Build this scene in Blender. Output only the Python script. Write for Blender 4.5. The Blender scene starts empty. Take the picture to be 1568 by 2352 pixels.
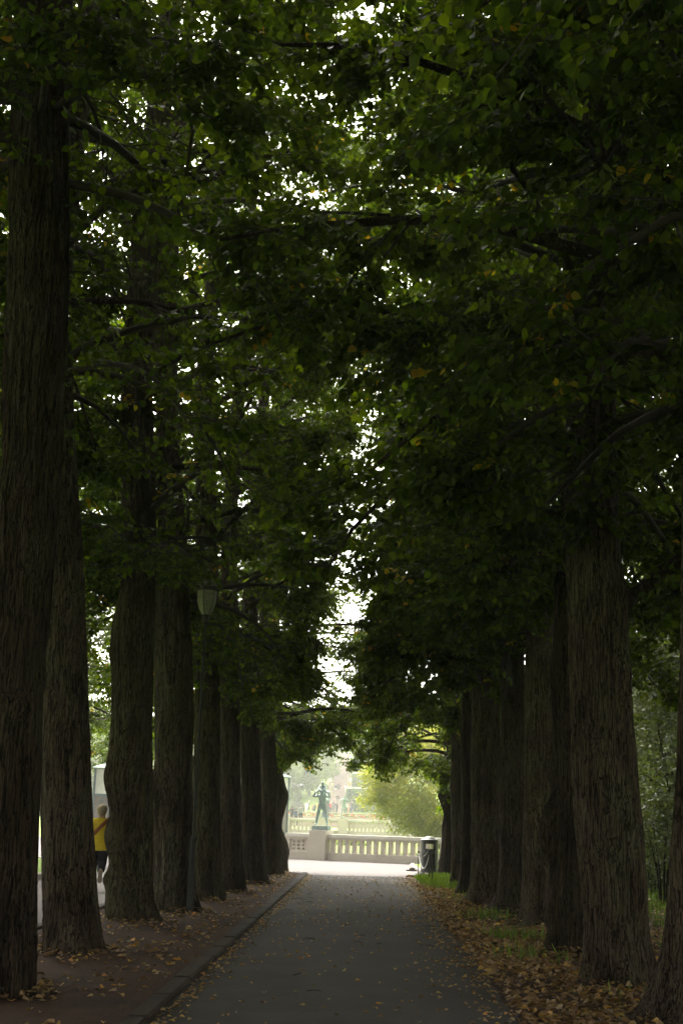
import bpy, math, random
import numpy as np
from mathutils import Matrix, Vector

# ------------------------------------------------------------------ camera, sky, sun, exposure
SC = bpy.context.scene
COL = SC.collection
PITCH, YAW, ROLL, EYE, F = math.radians(14.03), math.radians(1.40), math.radians(1.75), 1.5, 2850.0
cam_d = bpy.data.cameras.new("camera"); cam = bpy.data.objects.new("camera", cam_d); COL.objects.link(cam)
cam_d.sensor_fit = 'VERTICAL'; cam_d.sensor_height = 36.0; cam_d.sensor_width = 24.0
cam_d.lens = F / 2352 * 36; cam_d.clip_start = 0.05; cam_d.clip_end = 6000
RM = Matrix.Rotation(YAW, 3, 'Z') @ Matrix.Rotation(math.pi/2 + PITCH, 3, 'X') @ Matrix.Rotation(ROLL, 3, 'Z')
cam.matrix_world = Matrix.Translation((0, 0, EYE)) @ RM.to_4x4()
SC.camera = cam
SUN_EL, SUN_AZ = math.radians(52), math.radians(-18)      # azimuth measured from +Y towards +X
wd = bpy.data.worlds.new("World"); SC.world = wd; wd.use_nodes = True
wn = wd.node_tree.nodes; wl = wd.node_tree.links; wn.clear()
sky = wn.new('ShaderNodeTexSky'); sky.sky_type = 'NISHITA'; sky.sun_disc = False
sky.sun_elevation = SUN_EL; sky.sun_rotation = SUN_AZ
sky.air_density = 1.0; sky.dust_density = 4.0
hs = wn.new('ShaderNodeHueSaturation'); hs.inputs['Saturation'].default_value = 0.12
hs.inputs['Value'].default_value = 1.0
bg = wn.new('ShaderNodeBackground'); bg.inputs['Strength'].default_value = 0.15
wo = wn.new('ShaderNodeOutputWorld')
tn = wn.new('ShaderNodeMix'); tn.data_type = 'RGBA'; tn.blend_type = 'MULTIPLY'; tn.inputs[0].default_value = 1.0; tn.inputs[7].default_value = (1.05, 1.0, 0.90, 1)   # warm white balance of the overcast sky
wl.new(sky.outputs[0], hs.inputs['Color']); wl.new(hs.outputs[0], tn.inputs[6]); wl.new(tn.outputs[2], bg.inputs[0]); wl.new(bg.outputs[0], wo.inputs[0])
sl = bpy.data.lights.new("sun", 'SUN'); sl.energy = 1.5; sl.angle = math.radians(14); sl.color = (1.0, 0.96, 0.9)
sun = bpy.data.objects.new("sun", sl); COL.objects.link(sun)
dv = Vector((math.sin(SUN_AZ)*math.cos(SUN_EL), math.cos(SUN_AZ)*math.cos(SUN_EL), math.sin(SUN_EL)))
sun.rotation_euler = dv.to_track_quat('Z', 'Y').to_euler(); sun.location = (0, 0, 60)
SC.view_settings.view_transform = 'Standard'; SC.view_settings.look = 'None'
SC.view_settings.exposure = 2.55; SC.view_settings.gamma = 1.0
SC.cycles.max_bounces = 8; SC.cycles.diffuse_bounces = 4; SC.cycles.transmission_bounces = 4
SC.cycles.glossy_bounces = 2; SC.cycles.transparent_max_bounces = 4; SC.cycles.volume_bounces = 1
SC.cycles.use_denoising = True
HAZE_DENSITY = 0.0009

PI = math.pi
R_np = np.array(RM)
def ray(x, y): return R_np @ np.array([(x-784)/F, (1176-y)/F, -1.0])
def G(x, y, z=0.0):                      # photo point -> place on the plane at height z
    d = ray(x, y); t = (z-EYE)/d[2]; return d[0]*t, d[1]*t
def W(x, y, Y):                          # photo point -> X, z at distance Y
    d = ray(x, y); t = Y/d[1]; return d[0]*t, EYE + d[2]*t

# ------------------------------------------------------------------ materials
def new_mat(name):
    m = bpy.data.materials.new(name); m.use_nodes = True
    nt = m.node_tree; nt.nodes.clear()
    out = nt.nodes.new('ShaderNodeOutputMaterial'); b = nt.nodes.new('ShaderNodeBsdfPrincipled')
    nt.links.new(b.outputs[0], out.inputs[0]); return m, nt, b, out
def ramp(nt, fac, stops):
    r = nt.nodes.new('ShaderNodeValToRGB'); el = r.color_ramp.elements
    while len(el) < len(stops): el.new(0.5)
    for e, (p, c) in zip(el, stops): e.position = p; e.color = (*c, 1)
    nt.links.new(fac, r.inputs[0]); return r
def coords(nt, scale=(1, 1, 1)):
    g = nt.nodes.new('ShaderNodeNewGeometry'); mp = nt.nodes.new('ShaderNodeMapping')
    mp.inputs['Scale'].default_value = scale; nt.links.new(g.outputs['Position'], mp.inputs['Vector']); return mp
def noise(nt, vec, scale, detail=5, rough=0.6, dist=0.0):
    n = nt.nodes.new('ShaderNodeTexNoise'); n.inputs['Scale'].default_value = scale
    n.inputs['Detail'].default_value = detail; n.inputs['Roughness'].default_value = rough
    n.inputs['Distortion'].default_value = dist; nt.links.new(vec, n.inputs['Vector']); return n
def mixc(nt, fac, a, b, mode='MIX'):
    m = nt.nodes.new('ShaderNodeMix'); m.data_type = 'RGBA'; m.blend_type = mode
    if isinstance(fac, float): m.inputs[0].default_value = fac
    else: nt.links.new(fac, m.inputs[0])
    for k, v in ((6, a), (7, b)):
        if isinstance(v, tuple): m.inputs[k].default_value = (*v, 1)
        else: nt.links.new(v, m.inputs[k])
    return m.outputs[2]
def bump(nt, b, h, strength, dist):
    bp = nt.nodes.new('ShaderNodeBump'); bp.inputs['Strength'].default_value = strength
    bp.inputs['Distance'].default_value = dist; nt.links.new(h, bp.inputs['Height']); nt.links.new(bp.outputs[0], b.inputs['Normal'])
def mat_noise(name, c1, c2, scale=3.0, rough=0.8, stretch=(1, 1, 1), bs=0.3, bd=0.01, fine=40.0, c3=None, metallic=0.0, spec=0.3):
    m, nt, b, out = new_mat(name); v = coords(nt, stretch)
    n = noise(nt, v.outputs[0], scale); st = [(0.3, c1), (0.7, c2)]
    if c3: st = [(0.28, c1), (0.5, c2), (0.72, c3)]
    r = ramp(nt, n.outputs[0], st)
    f = noise(nt, v.outputs[0], fine, 3)
    rf = ramp(nt, f.outputs[0], [(0.3, (0.72,)*3), (0.7, (1.18,)*3)])
    nt.links.new(mixc(nt, 1.0, r.outputs[0], rf.outputs[0], 'MULTIPLY'), b.inputs['Base Color'])
    b.inputs['Roughness'].default_value = rough; b.inputs['Metallic'].default_value = metallic
    b.inputs['Specular IOR Level'].default_value = spec
    if bs: bump(nt, b, f.outputs[0], bs, bd)
    return m
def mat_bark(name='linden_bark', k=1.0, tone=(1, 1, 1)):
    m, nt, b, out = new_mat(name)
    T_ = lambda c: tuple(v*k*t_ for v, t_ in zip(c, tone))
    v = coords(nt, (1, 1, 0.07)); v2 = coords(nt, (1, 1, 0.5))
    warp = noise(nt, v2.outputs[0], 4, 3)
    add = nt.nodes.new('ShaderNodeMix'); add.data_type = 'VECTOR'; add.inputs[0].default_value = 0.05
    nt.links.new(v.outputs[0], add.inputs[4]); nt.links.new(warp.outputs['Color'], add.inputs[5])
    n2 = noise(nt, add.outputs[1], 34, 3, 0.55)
    rg_ = ramp(nt, n2.outputs[0], [(0.30, (0.75,)*3), (0.43, (1.25,)*3), (0.495, (0.10,)*3), (0.56, (1.1,)*3), (0.75, (0.6,)*3)])  # bark streaks; fissure shade painted darker because bump alone stays faint
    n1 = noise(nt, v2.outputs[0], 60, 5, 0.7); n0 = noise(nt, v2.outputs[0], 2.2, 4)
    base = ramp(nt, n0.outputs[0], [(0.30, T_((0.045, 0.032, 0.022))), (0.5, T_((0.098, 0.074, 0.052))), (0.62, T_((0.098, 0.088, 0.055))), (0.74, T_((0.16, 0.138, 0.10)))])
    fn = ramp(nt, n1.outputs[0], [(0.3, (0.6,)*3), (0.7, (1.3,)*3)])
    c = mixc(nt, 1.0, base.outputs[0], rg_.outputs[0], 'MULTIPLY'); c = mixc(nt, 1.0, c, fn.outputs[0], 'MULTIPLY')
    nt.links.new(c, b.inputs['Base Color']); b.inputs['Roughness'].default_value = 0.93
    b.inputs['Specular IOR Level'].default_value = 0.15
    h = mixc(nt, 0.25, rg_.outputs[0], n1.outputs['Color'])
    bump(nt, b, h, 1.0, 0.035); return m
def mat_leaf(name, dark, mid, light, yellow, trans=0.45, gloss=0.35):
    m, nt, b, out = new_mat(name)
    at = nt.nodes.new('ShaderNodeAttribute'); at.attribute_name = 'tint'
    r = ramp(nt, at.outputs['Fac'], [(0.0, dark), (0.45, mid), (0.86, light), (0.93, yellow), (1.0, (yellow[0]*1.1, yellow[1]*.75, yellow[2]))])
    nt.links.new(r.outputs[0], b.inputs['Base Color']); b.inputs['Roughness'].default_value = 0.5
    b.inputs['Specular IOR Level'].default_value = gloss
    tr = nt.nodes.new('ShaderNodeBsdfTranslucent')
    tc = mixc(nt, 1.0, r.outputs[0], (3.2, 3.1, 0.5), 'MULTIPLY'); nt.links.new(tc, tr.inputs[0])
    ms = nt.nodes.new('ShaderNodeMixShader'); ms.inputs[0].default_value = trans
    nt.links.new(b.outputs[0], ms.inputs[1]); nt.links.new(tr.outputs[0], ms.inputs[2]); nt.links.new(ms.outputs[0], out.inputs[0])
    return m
M = {}
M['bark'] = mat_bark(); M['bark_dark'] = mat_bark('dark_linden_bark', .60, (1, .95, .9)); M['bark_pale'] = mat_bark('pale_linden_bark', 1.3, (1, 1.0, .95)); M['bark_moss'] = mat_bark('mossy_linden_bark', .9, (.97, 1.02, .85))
M['twig'] = mat_noise('twig_bark', (0.03, 0.025, 0.02), (0.06, 0.05, 0.04), 6, 0.9)
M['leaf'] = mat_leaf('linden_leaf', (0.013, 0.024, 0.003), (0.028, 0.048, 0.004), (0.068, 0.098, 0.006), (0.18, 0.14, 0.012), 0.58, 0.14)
M['bush'] = mat_leaf('bush_leaf', (0.035, 0.055, 0.032), (0.065, 0.088, 0.052), (0.11, 0.14, 0.085), (0.16, 0.18, 0.06), 0.25, 0.7)
M['willow'] = mat_leaf('willow_leaf', (0.11, 0.125, 0.052), (0.165, 0.18, 0.075), (0.25, 0.26, 0.12), (0.30, 0.28, 0.12), 0.32)
M['far_leaf'] = mat_leaf('far_leaf', (0.05, 0.075, 0.035), (0.08, 0.11, 0.05), (0.11, 0.14, 0.06), (0.14, 0.15, 0.06), 0.3)
M['ivy'] = mat_leaf('ivy_leaf', (0.03, 0.07, 0.03), (0.05, 0.10, 0.04), (0.09, 0.15, 0.05), (0.12, 0.17, 0.05), 0.25)
M['grass'] = mat_leaf('grass_blade', (0.05, 0.09, 0.015), (0.08, 0.14, 0.02), (0.13, 0.20, 0.03), (0.22, 0.22, 0.07), 0.3)
M['litter'] = mat_leaf('fallen_leaf', (0.06, 0.037, 0.025), (0.19, 0.115, 0.065), (0.38, 0.26, 0.145), (0.50, 0.36, 0.10), 0.12, 0.3)
M['asphalt'] = mat_noise('path_asphalt', (0.041, 0.036, 0.032), (0.060, 0.053, 0.048), 0.9, 0.86, bs=0.7, bd=0.008, fine=110, c3=(0.080, 0.071, 0.063))
M['asphalt2'] = mat_noise('plaza_paving', (0.105, 0.093, 0.090), (0.14, 0.126, 0.122), 0.6, 0.9, bs=0.4, bd=0.004, fine=90)
M['soil'] = mat_noise('soil', (0.032, 0.017, 0.011), (0.068, 0.036, 0.023), 1.4, 0.95, bs=0.9, bd=0.03, fine=24, c3=(0.075, 0.043, 0.029))
M['lawn'] = mat_noise('lawn', (0.15, 0.24, 0.03), (0.22, 0.33, 0.05), 1.6, 0.9, bs=0.8, bd=0.03, fine=60)
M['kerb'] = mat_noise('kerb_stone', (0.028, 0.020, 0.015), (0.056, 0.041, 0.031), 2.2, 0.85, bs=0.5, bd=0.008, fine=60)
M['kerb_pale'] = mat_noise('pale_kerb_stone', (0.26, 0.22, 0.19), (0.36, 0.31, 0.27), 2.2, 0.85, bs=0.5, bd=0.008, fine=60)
M['granite'] = mat_noise('granite', (0.43, 0.385, 0.33), (0.52, 0.47, 0.41), 1.1, 0.8, bs=0.25, bd=0.004, fine=70)
M['granite_top'] = mat_noise('granite_coping', (0.47, 0.45, 0.40), (0.58, 0.56, 0.51), 1.1, 0.8, bs=0.2, bd=0.004, fine=70)
M['pink'] = mat_noise('pink_granite', (0.36, 0.26, 0.23), (0.45, 0.34, 0.30), 0.8, 0.85, bs=0.2, fine=30)
M['bronze'] = mat_noise('green_bronze', (0.12, 0.175, 0.165), (0.22, 0.30, 0.285), 3.0, 0.55, bs=0.2, bd=0.004, fine=30, c3=(0.36, 0.46, 0.44), spec=0.5)
M['bronze_dark'] = mat_noise('dark_bronze', (0.05, 0.05, 0.05), (0.13, 0.13, 0.135), 4.0, 0.5, bs=0.4, bd=0.02, fine=14)
M['slate'] = mat_noise('slate_blue_metal', (0.13, 0.17, 0.19), (0.20, 0.245, 0.265), 1.5, 0.6, fine=20)
M['panel'] = mat_noise('dark_panel', (0.20, 0.18, 0.185), (0.26, 0.24, 0.24), 1.5, 0.6, fine=20)
M['milk'] = mat_noise('milky_glass', (0.6, 0.6, 0.58), (0.7, 0.7, 0.68), 1.5, 0.35, bs=0, fine=1.2)
M['copper'] = mat_noise('verdigris_copper', (0.28, 0.40, 0.36), (0.42, 0.54, 0.49), 3, 0.6, fine=25)
M['bin'] = mat_noise('bin_black', (0.018, 0.019, 0.021), (0.03, 0.031, 0.034), 3, 0.38, bs=0.05, fine=60, spec=0.6)
M['bin_band'] = mat_noise('bin_band_grey', (0.05, 0.052, 0.056), (0.08, 0.082, 0.088), 3, 0.4, fine=60, spec=0.6)
M['bin_lid'] = mat_noise('bin_lid_grey', (0.3, 0.3, 0.29), (0.42, 0.42, 0.41), 4, 0.4, fine=60, spec=0.6)
M['bin_text'] = mat_noise('bin_lettering', (0.007,)*3, (0.010,)*3, 3, 0.5)
M['iron'] = mat_noise('black_iron', (0.02, 0.022, 0.02), (0.035, 0.036, 0.033), 8, 0.5, fine=60)
M['chain'] = mat_noise('grey_chain', (0.25, 0.25, 0.25), (0.4, 0.4, 0.4), 8, 0.35, fine=60, metallic=0.6)
M['post'] = mat_noise('grey_post', (0.03, 0.033, 0.033), (0.05, 0.053, 0.053), 5, 0.6, fine=50)
M['lamp_glass'] = mat_noise('frosted_glass', (0.36, 0.37, 0.32), (0.48, 0.48, 0.43), 9, 0.3, bs=0, fine=20)
M['lamp_metal'] = mat_noise('lamp_metal', (0.06, 0.055, 0.055), (0.10, 0.09, 0.09), 6, 0.6, fine=40)
M['sign'] = mat_noise('sign_plate', (0.012, 0.016, 0.014), (0.02, 0.024, 0.02), 4, 0.5, bs=0)
M['sign_text'] = mat_noise('sign_lettering', (0.16, 0.16, 0.13), (0.2, 0.2, 0.17), 4, 0.6, bs=0)
M['fibre'] = mat_noise('pale_stair_stone', (0.30, 0.24, 0.22), (0.38, 0.31, 0.285), 1.0, 0.9, fine=12)
M['red'] = mat_noise('red_petals', (0.5, 0.05, 0.03), (0.6, 0.10, 0.06), 4, 0.7, bs=0)
def cloth(name, c, fine=90, bs=0.3): return mat_noise(name, tuple(v*.85 for v in c), tuple(min(1, v*1.12) for v in c), 7, 0.92, bs=bs, bd=0.006, fine=fine, spec=0.1)
M['yellow_wool'] = cloth('yellow_wool', (0.68, 0.52, 0.03), 60, 0.8)
M['navy'] = cloth('dark_trousers', (0.016, 0.018, 0.024)); M['strap'] = cloth('brown_leather', (0.22, 0.07, 0.025))
M['skin'] = cloth('skin', (0.42, 0.27, 0.20), 30, 0); M['hair_blond'] = cloth('ash_blond_hair', (0.34, 0.28, 0.20), 110, 0.9)
M['hair_dark'] = cloth('dark_hair', (0.05, 0.035, 0.03)); M['shoe'] = cloth('tan_shoe', (0.38, 0.29, 0.2)); M['sole'] = cloth('sole', (0.30, 0.25, 0.19))

# ------------------------------------------------------------------ object helpers
def tag(o, label=None, cat=None, group=None, kind=None):
    if label: o['label'] = label
    if cat: o['category'] = cat
    if group: o['group'] = group
    if kind: o['kind'] = kind
    return o
def empty(name, loc, label, cat, group=None, rz=0.0):
    o = bpy.data.objects.new(name, None); COL.objects.link(o); o.empty_display_size = 0.2
    o.location = loc; o.rotation_euler = (0, 0, rz); return tag(o, label, cat, group)
def link(name, me, mats, parent=None, loc=None, smooth=False):
    o = bpy.data.objects.new(name, me); COL.objects.link(o)
    for m in (mats if isinstance(mats, (list, tuple)) else [mats]): me.materials.append(M[m] if isinstance(m, str) else m)
    if parent: o.parent = parent
    if loc is not None: o.location = loc
    if smooth: me.polygons.foreach_set('use_smooth', np.ones(len(me.polygons), bool))
    return o
def quad_mesh(name, V, Q, mi=None, tint=None, smooth=None):
    me = bpy.data.meshes.new(name); n = len(Q)
    me.vertices.add(len(V)); me.vertices.foreach_set('co', np.ascontiguousarray(V, np.float32).ravel())
    me.loops.add(n*4); me.loops.foreach_set('vertex_index', np.ascontiguousarray(Q, np.int32).ravel())
    me.polygons.add(n); me.polygons.foreach_set('loop_start', np.arange(0, n*4, 4, dtype=np.int32))
    me.polygons.foreach_set('loop_total', np.full(n, 4, np.int32))
    if mi is not None: me.polygons.foreach_set('material_index', mi.astype(np.int32))
    if smooth is not None: me.polygons.foreach_set('use_smooth', smooth)
    if tint is not None:
        a = me.attributes.new('tint', 'FLOAT', 'FACE'); a.data.foreach_set('value', tint.astype(np.float32))
    me.update(calc_edges=True); return me
class MB:                                   # simple mesh builder
    def __init__(s): s.v = []; s.f = []
    def add(s, vs, fs):
        k = len(s.v); s.v += [tuple(v) for v in vs]; s.f += [tuple(i+k for i in f) for f in fs]; return s
    def box(s, x0, x1, y0, y1, z0, z1, b=0.0):
        if b <= 0:
            vs = [(x, y, z) for z in (z0, z1) for y in (y0, y1) for x in (x0, x1)]
            return s.add(vs, [(0, 2, 3, 1), (4, 5, 7, 6), (0, 1, 5, 4), (2, 6, 7, 3), (0, 4, 6, 2), (1, 3, 7, 5)])
        p = [(x0+b, y0), (x1-b, y0), (x1, y0+b), (x1, y1-b), (x1-b, y1), (x0+b, y1), (x0, y1-b), (x0, y0+b)]
        q = [(x0+2*b, y0+b), (x1-2*b, y0+b), (x1-b, y0+2*b), (x1-b, y1-2*b), (x1-2*b, y1-b), (x0+2*b, y1-b), (x0+b, y1-2*b), (x0+b, y0+2*b)]
        vs = [(x, y, z0) for x, y in p] + [(x, y, z1-b) for x, y in p] + [(x, y, z1) for x, y in q]
        fs = [tuple(range(7, -1, -1)), tuple(range(16, 24))]
        for r in (0, 8): fs += [(r+i, r+(i+1) % 8, r+8+(i+1) % 8, r+8+i) for i in range(8)]
        return s.add(vs, fs)
    def lathe(s, prof, n=24, c=(0, 0), sq=False, ph=0.0):
        vs = []; k = len(prof)
        for r, z in prof:
            for i in range(n):
                a = 2*math.pi*i/n + ph
                vs.append((c[0]+r*math.cos(a), c[1]+r*math.sin(a), z))
        fs = [(j*n+i, j*n+(i+1) % n, (j+1)*n+(i+1) % n, (j+1)*n+i) for j in range(k-1) for i in range(n)]
        fs += [tuple(range(n-1, -1, -1)), tuple((k-1)*n+i for i in range(n))]
        return s.add(vs, fs)
    def tube(s, pts, rad, n=8):
        pts = [Vector(p) for p in pts]; rad = rad if isinstance(rad, (list, tuple)) else [rad]*len(pts); vs = []
        for i, p in enumerate(pts):
            d = (pts[min(i+1, len(pts)-1)]-pts[max(i-1, 0)]).normalized()
            u = d.cross(Vector((0, 0, 1)) if abs(d.z) < .9 else Vector((1, 0, 0))).normalized(); w = d.cross(u)
            for j in range(n):
                a = 2*math.pi*j/n; vs.append(p+(u*math.cos(a)+w*math.sin(a))*rad[i])
        k = len(pts)
        fs = [(j*n+i, (j+1)*n+i, (j+1)*n+(i+1) % n, j*n+(i+1) % n) for j in range(k-1) for i in range(n)]
        fs += [tuple(range(n)), tuple((k-1)*n+i for i in range(n-1, -1, -1))]
        return s.add(vs, fs)
    def mesh(s, name):
        me = bpy.data.meshes.new(name); me.from_pydata(s.v, [], s.f); me.update(); return me
    def build(s, name, mat, parent=None, loc=None, smooth=False): return link(name, s.mesh(name), mat, parent, loc, smooth)
def copy_tree(o, parent=None):
    c = o.copy(); COL.objects.link(c); c.parent = parent
    for ch in list(o.children): copy_tree(ch, c)
    return c

# ------------------------------------------------------------------ value noise
def vnoise(P, seed=0):
    P = np.asarray(P, float); I = np.floor(P).astype(np.int64); Fr = P-I; Fr = Fr*Fr*(3-2*Fr)
    def h(dx, dy, dz):
        n = (I[:, 0]+dx)*374761393 + (I[:, 1]+dy)*668265263 + (I[:, 2]+dz)*2147483647 + seed*1013904223
        n = (n ^ (n >> 13))*1274126177; n = n ^ (n >> 16); return (n & 0xffff)/65535.0
    x, y, z = Fr[:, 0], Fr[:, 1], Fr[:, 2]
    def lx(dy, dz): a = h(0, dy, dz); return a+(h(1, dy, dz)-a)*x
    a = lx(0, 0); a = a+(lx(1, 0)-a)*y; b = lx(0, 1); b = b+(lx(1, 1)-b)*y
    return a+(b-a)*z

# ------------------------------------------------------------------ leaves, twigs, crowns
LT = np.array([(0, 0, 0), (-.46, .22, .10), (-.38, .68, .07), (0, 1.08, -.08), (.38, .68, .07), (.46, .22, .10)])
def norm(a): return a/np.maximum(np.linalg.norm(a, axis=1, keepdims=True), 1e-9)
def leaf_quads(B, A, N, S, T=LT, wid=1.0):
    A = norm(A); Wd = norm(np.cross(A, N)); Nn = np.cross(Wd, A)
    V = B[:, None, :] + (T[None, :, 0, None]*wid*Wd[:, None, :] + T[None, :, 1, None]*A[:, None, :] + T[None, :, 2, None]*Nn[:, None, :])*S[:, None, None]
    n = len(B); k = len(T); o = np.arange(n)[:, None]*k
    q = np.concatenate([o+np.array([0, 3, 2, 1]), o+np.array([0, 5, 4, 3])], 1).reshape(-1, 4)
    return V.reshape(-1, 3), q
def tube_batch(P, R, k=3):
    m, n, _ = P.shape
    D = np.empty_like(P); D[:, 1:-1] = P[:, 2:]-P[:, :-2]; D[:, 0] = P[:, 1]-P[:, 0]; D[:, -1] = P[:, -1]-P[:, -2]
    D /= np.maximum(np.linalg.norm(D, axis=2, keepdims=True), 1e-9)
    ref = np.where(np.abs(D[..., 2:3]) > .9, np.array([1., 0, 0]), np.array([0, 0, 1.])); U = np.cross(D, ref)
    U /= np.maximum(np.linalg.norm(U, axis=2, keepdims=True), 1e-9); Wv = np.cross(D, U)
    a = 2*np.pi*np.arange(k)/k
    V = P[:, :, None, :] + R[:, :, None, None]*(np.cos(a)[None, None, :, None]*U[:, :, None, :]+np.sin(a)[None, None, :, None]*Wv[:, :, None, :])
    idx = np.arange(m*n*k).reshape(m, n, k); nx = np.roll(idx, -1, axis=2)
    Q = np.stack([idx[:, :-1], idx[:, 1:], nx[:, 1:], nx[:, :-1]], -1).reshape(-1, 4)
    return V.reshape(-1, 3), Q
def dirs(az, el): return np.stack([np.cos(az)*np.cos(el), np.sin(az)*np.cos(el), np.sin(el)], -1)

def crown_data(rg, cfun, hmin, htop, Lf, nl=32, nsub=12, ntw=10, nleaf=8, leaf=0.085, droop=0.5, extra=(), epi=(4.5, 12, 220), keep=None,
               big=5, origin=(0, 0, 0), yellow=0.03, inner=.3, row=0.0):
    """limbs -> side branches -> twigs -> leaves; returns limb polylines (thick ones) and one crown mesh (twigs + leaves)"""
    limbs = []
    specs = []
    ga = rg.uniform(0, 6.28)
    for j in range(nl):
        t = (j+rg.uniform(0, .8))/nl; h = hmin+(htop-hmin)*t**1.15
        specs.append((h, ga+j*2.399+rg.uniform(-.4, .4), Lf(h)*rg.uniform(.75, 1.12), rg.uniform(.35, .95)*(1-.25*t)+.25*t, droop*(1-.6*t)))
    specs += list(extra)
    NP = 8; PL = []; RL = []
    for (h, az, L, el0, dr) in specs:
        L = L*(1-row+row*abs(math.cos(az))**.7)
        c = cfun(h); p = np.array([c[0], c[1], h]); pts = [p.copy()]; el = el0; a = az
        for k in range(1, NP):
            el += -dr*rg.uniform(.6, 1.4)/NP*2.2; a += rg.uniform(-.16, .16)
            p = p + dirs(np.array(a), np.array(el))*L/(NP-1); pts.append(p.copy())
        PL.append(pts); r0 = .018+.013*L*(1-.3*(h-hmin)/(htop-hmin))
        RL.append(r0*np.linspace(1, .16, NP)**.85)
    PL = np.array(PL); RL = np.array(RL)
    def cut(L_):       # a branch pruned back where it would enter the lane
        if keep is None: return L_
        o = np.array(origin); m_, n_, _ = L_.shape; ins, lo_ = lane_zone(L_.reshape(-1, 3)+o); bad = ((ins & (L_.reshape(-1, 3)[:, 1]+o[1] < 31)) | lo_).reshape(m_, n_); bad[:, 0] = False
        f_ = np.where(bad.any(1), np.maximum(bad.argmax(1)-1, .35)/(n_-1), 1.0)
        tt_ = np.linspace(0, 1, n_)[None, :]*f_[:, None]*(n_-1); i_ = np.minimum(tt_.astype(int), n_-2); fr_ = (tt_-i_)[..., None]; ar_ = np.arange(m_)[:, None]
        return L_[ar_, i_]*(1-fr_)+L_[ar_, i_+1]*fr_
    PL = cut(PL)
    # side branches
    nlb = len(PL); tt = rg.uniform(inner, 1, (nlb, nsub)); tt[:, 0] = 1.0
    f = tt*(NP-1); i0 = np.minimum(f.astype(int), NP-2); fr = (f-i0)[..., None]; ar = np.arange(nlb)[:, None]
    SP = PL[ar, i0]*(1-fr)+PL[ar, i0+1]*fr; SD = PL[ar, i0+1]-PL[ar, i0]
    saz = np.arctan2(SD[..., 1], SD[..., 0]) + np.where(rg.rand(nlb, nsub) < .5, 1, -1)*rg.uniform(.3, 1.3, (nlb, nsub))*(tt < .999)
    sel = rg.uniform(-.45, .6, (nlb, nsub)); Ls = rg.uniform(.6, 1.5, (nlb, nsub))*(1.15-.5*tt)*np.clip(np.array([s[2] for s in specs])/3., .5, 1.15)[:, None]
    SP = SP.reshape(-1, 3); saz = saz.ravel(); sel = sel.ravel(); Ls = Ls.ravel(); m = len(SP)
    pts = [SP]; 
    for k in range(3):
        sel = sel - rg.uniform(.05, .40, m)*droop*1.6; saz = saz+rg.uniform(-.25, .25, m); pts.append(pts[-1]+dirs(saz, sel)*(Ls/3)[:, None])
    SB = cut(np.stack(pts, 1))
    sv, sq = tube_batch(SB, np.linspace(.011, .004, 4)[None, :]*np.clip(Ls, .5, 1.5)[:, None], 3)
    # twigs
    t2 = rg.uniform(.1, 1, (m, ntw)); t2[:, 0] = .98; f = t2*3; i0 = np.minimum(f.astype(int), 2); fr = (f-i0)[..., None]; ar = np.arange(m)[:, None]
    TP = (SB[ar, i0]*(1-fr)+SB[ar, i0+1]*fr).reshape(-1, 3); TD = (SB[ar, i0+1]-SB[ar, i0]).reshape(-1, 3)
    k = len(TP); taz = np.arctan2(TD[:, 1], TD[:, 0])+np.where(rg.rand(k) < .5, 1, -1)*rg.uniform(.2, 1.2, k); tel = rg.uniform(-.7, .35, k)-.1*droop
    Lt = rg.uniform(.22, .5, k)
    # shoots hugging the trunk
    if epi:
        z0, z1, ne = epi; ez = rg.uniform(z0, z1, ne*3)
        band = vnoise(np.stack([ez*1.3, ez*0, ez*0], 1), 5); ez = ez[band > .5][:ne]
        ea = rg.uniform(0, 6.283, len(ez)); cc = np.array([cfun(z) for z in ez]); rr = cc[:, 2]
        EP = np.stack([cc[:, 0]+rr*np.cos(ea), cc[:, 1]+rr*np.sin(ea), ez], 1)
        TP = np.concatenate([TP, EP]); taz = np.concatenate([taz, ea+rg.uniform(-.5, .5, len(ez))]); tel = np.concatenate([tel, rg.uniform(-.6, .5, len(ez))])
        Lt = np.concatenate([Lt, rg.uniform(.2, .55, len(ez))])
    k = len(TP); TDir = dirs(taz, tel); TE = TP+TDir*Lt[:, None]; TE[:, 2] -= .05*Lt
    if keep is not None:
        ok = keep(TE+np.array(origin), rg); TP, TE, TDir, Lt, taz = TP[ok], TE[ok], TDir[ok], Lt[ok], taz[ok]; k = len(TP)
    tv, tq = tube_batch(np.stack([TP, TE], 1), np.tile([[.0035, .002]], (k, 1)), 3)
    # leaves
    s = (np.arange(nleaf)+.6)/nleaf; s = np.tile(s, (k, 1))+rg.uniform(-.05, .05, (k, nleaf))
    LB = TP[:, None, :]*(1-s[..., None])+TE[:, None, :]*s[..., None]
    side = np.stack([-np.sin(taz), np.cos(taz), np.zeros(k)], -1)
    sg = np.where(np.arange(nleaf) % 2 == 0, 1., -1.)[None, :, None]
    A = TDir[:, None, :]*.55+side[:, None, :]*sg*.8+np.array([0, 0, -1.])*rg.uniform(.1, 1.3, (k, nleaf, 1))+rg.normal(0, .22, (k, nleaf, 3))
    LB = LB + norm(A.reshape(-1, 3)).reshape(k, nleaf, 3)*.03
    N = np.array([0, 0, 1.])+rg.normal(0, .45, (k, nleaf, 3))
    S = leaf*rg.uniform(.65, 1.2, (k, nleaf))
    ty = rg.uniform(.0, .84, (k, nleaf))*.6+rg.uniform(0, .34, (k, 1)); yl = (rg.rand(k, 1) < yellow)*(rg.rand(k, nleaf) < .7)
    ty = np.where(yl, rg.uniform(.9, 1, (k, nleaf)), ty)
    B = LB.reshape(-1, 3); lv, lq = leaf_quads(B, A.reshape(-1, 3), N.reshape(-1, 3), S.ravel())
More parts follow.
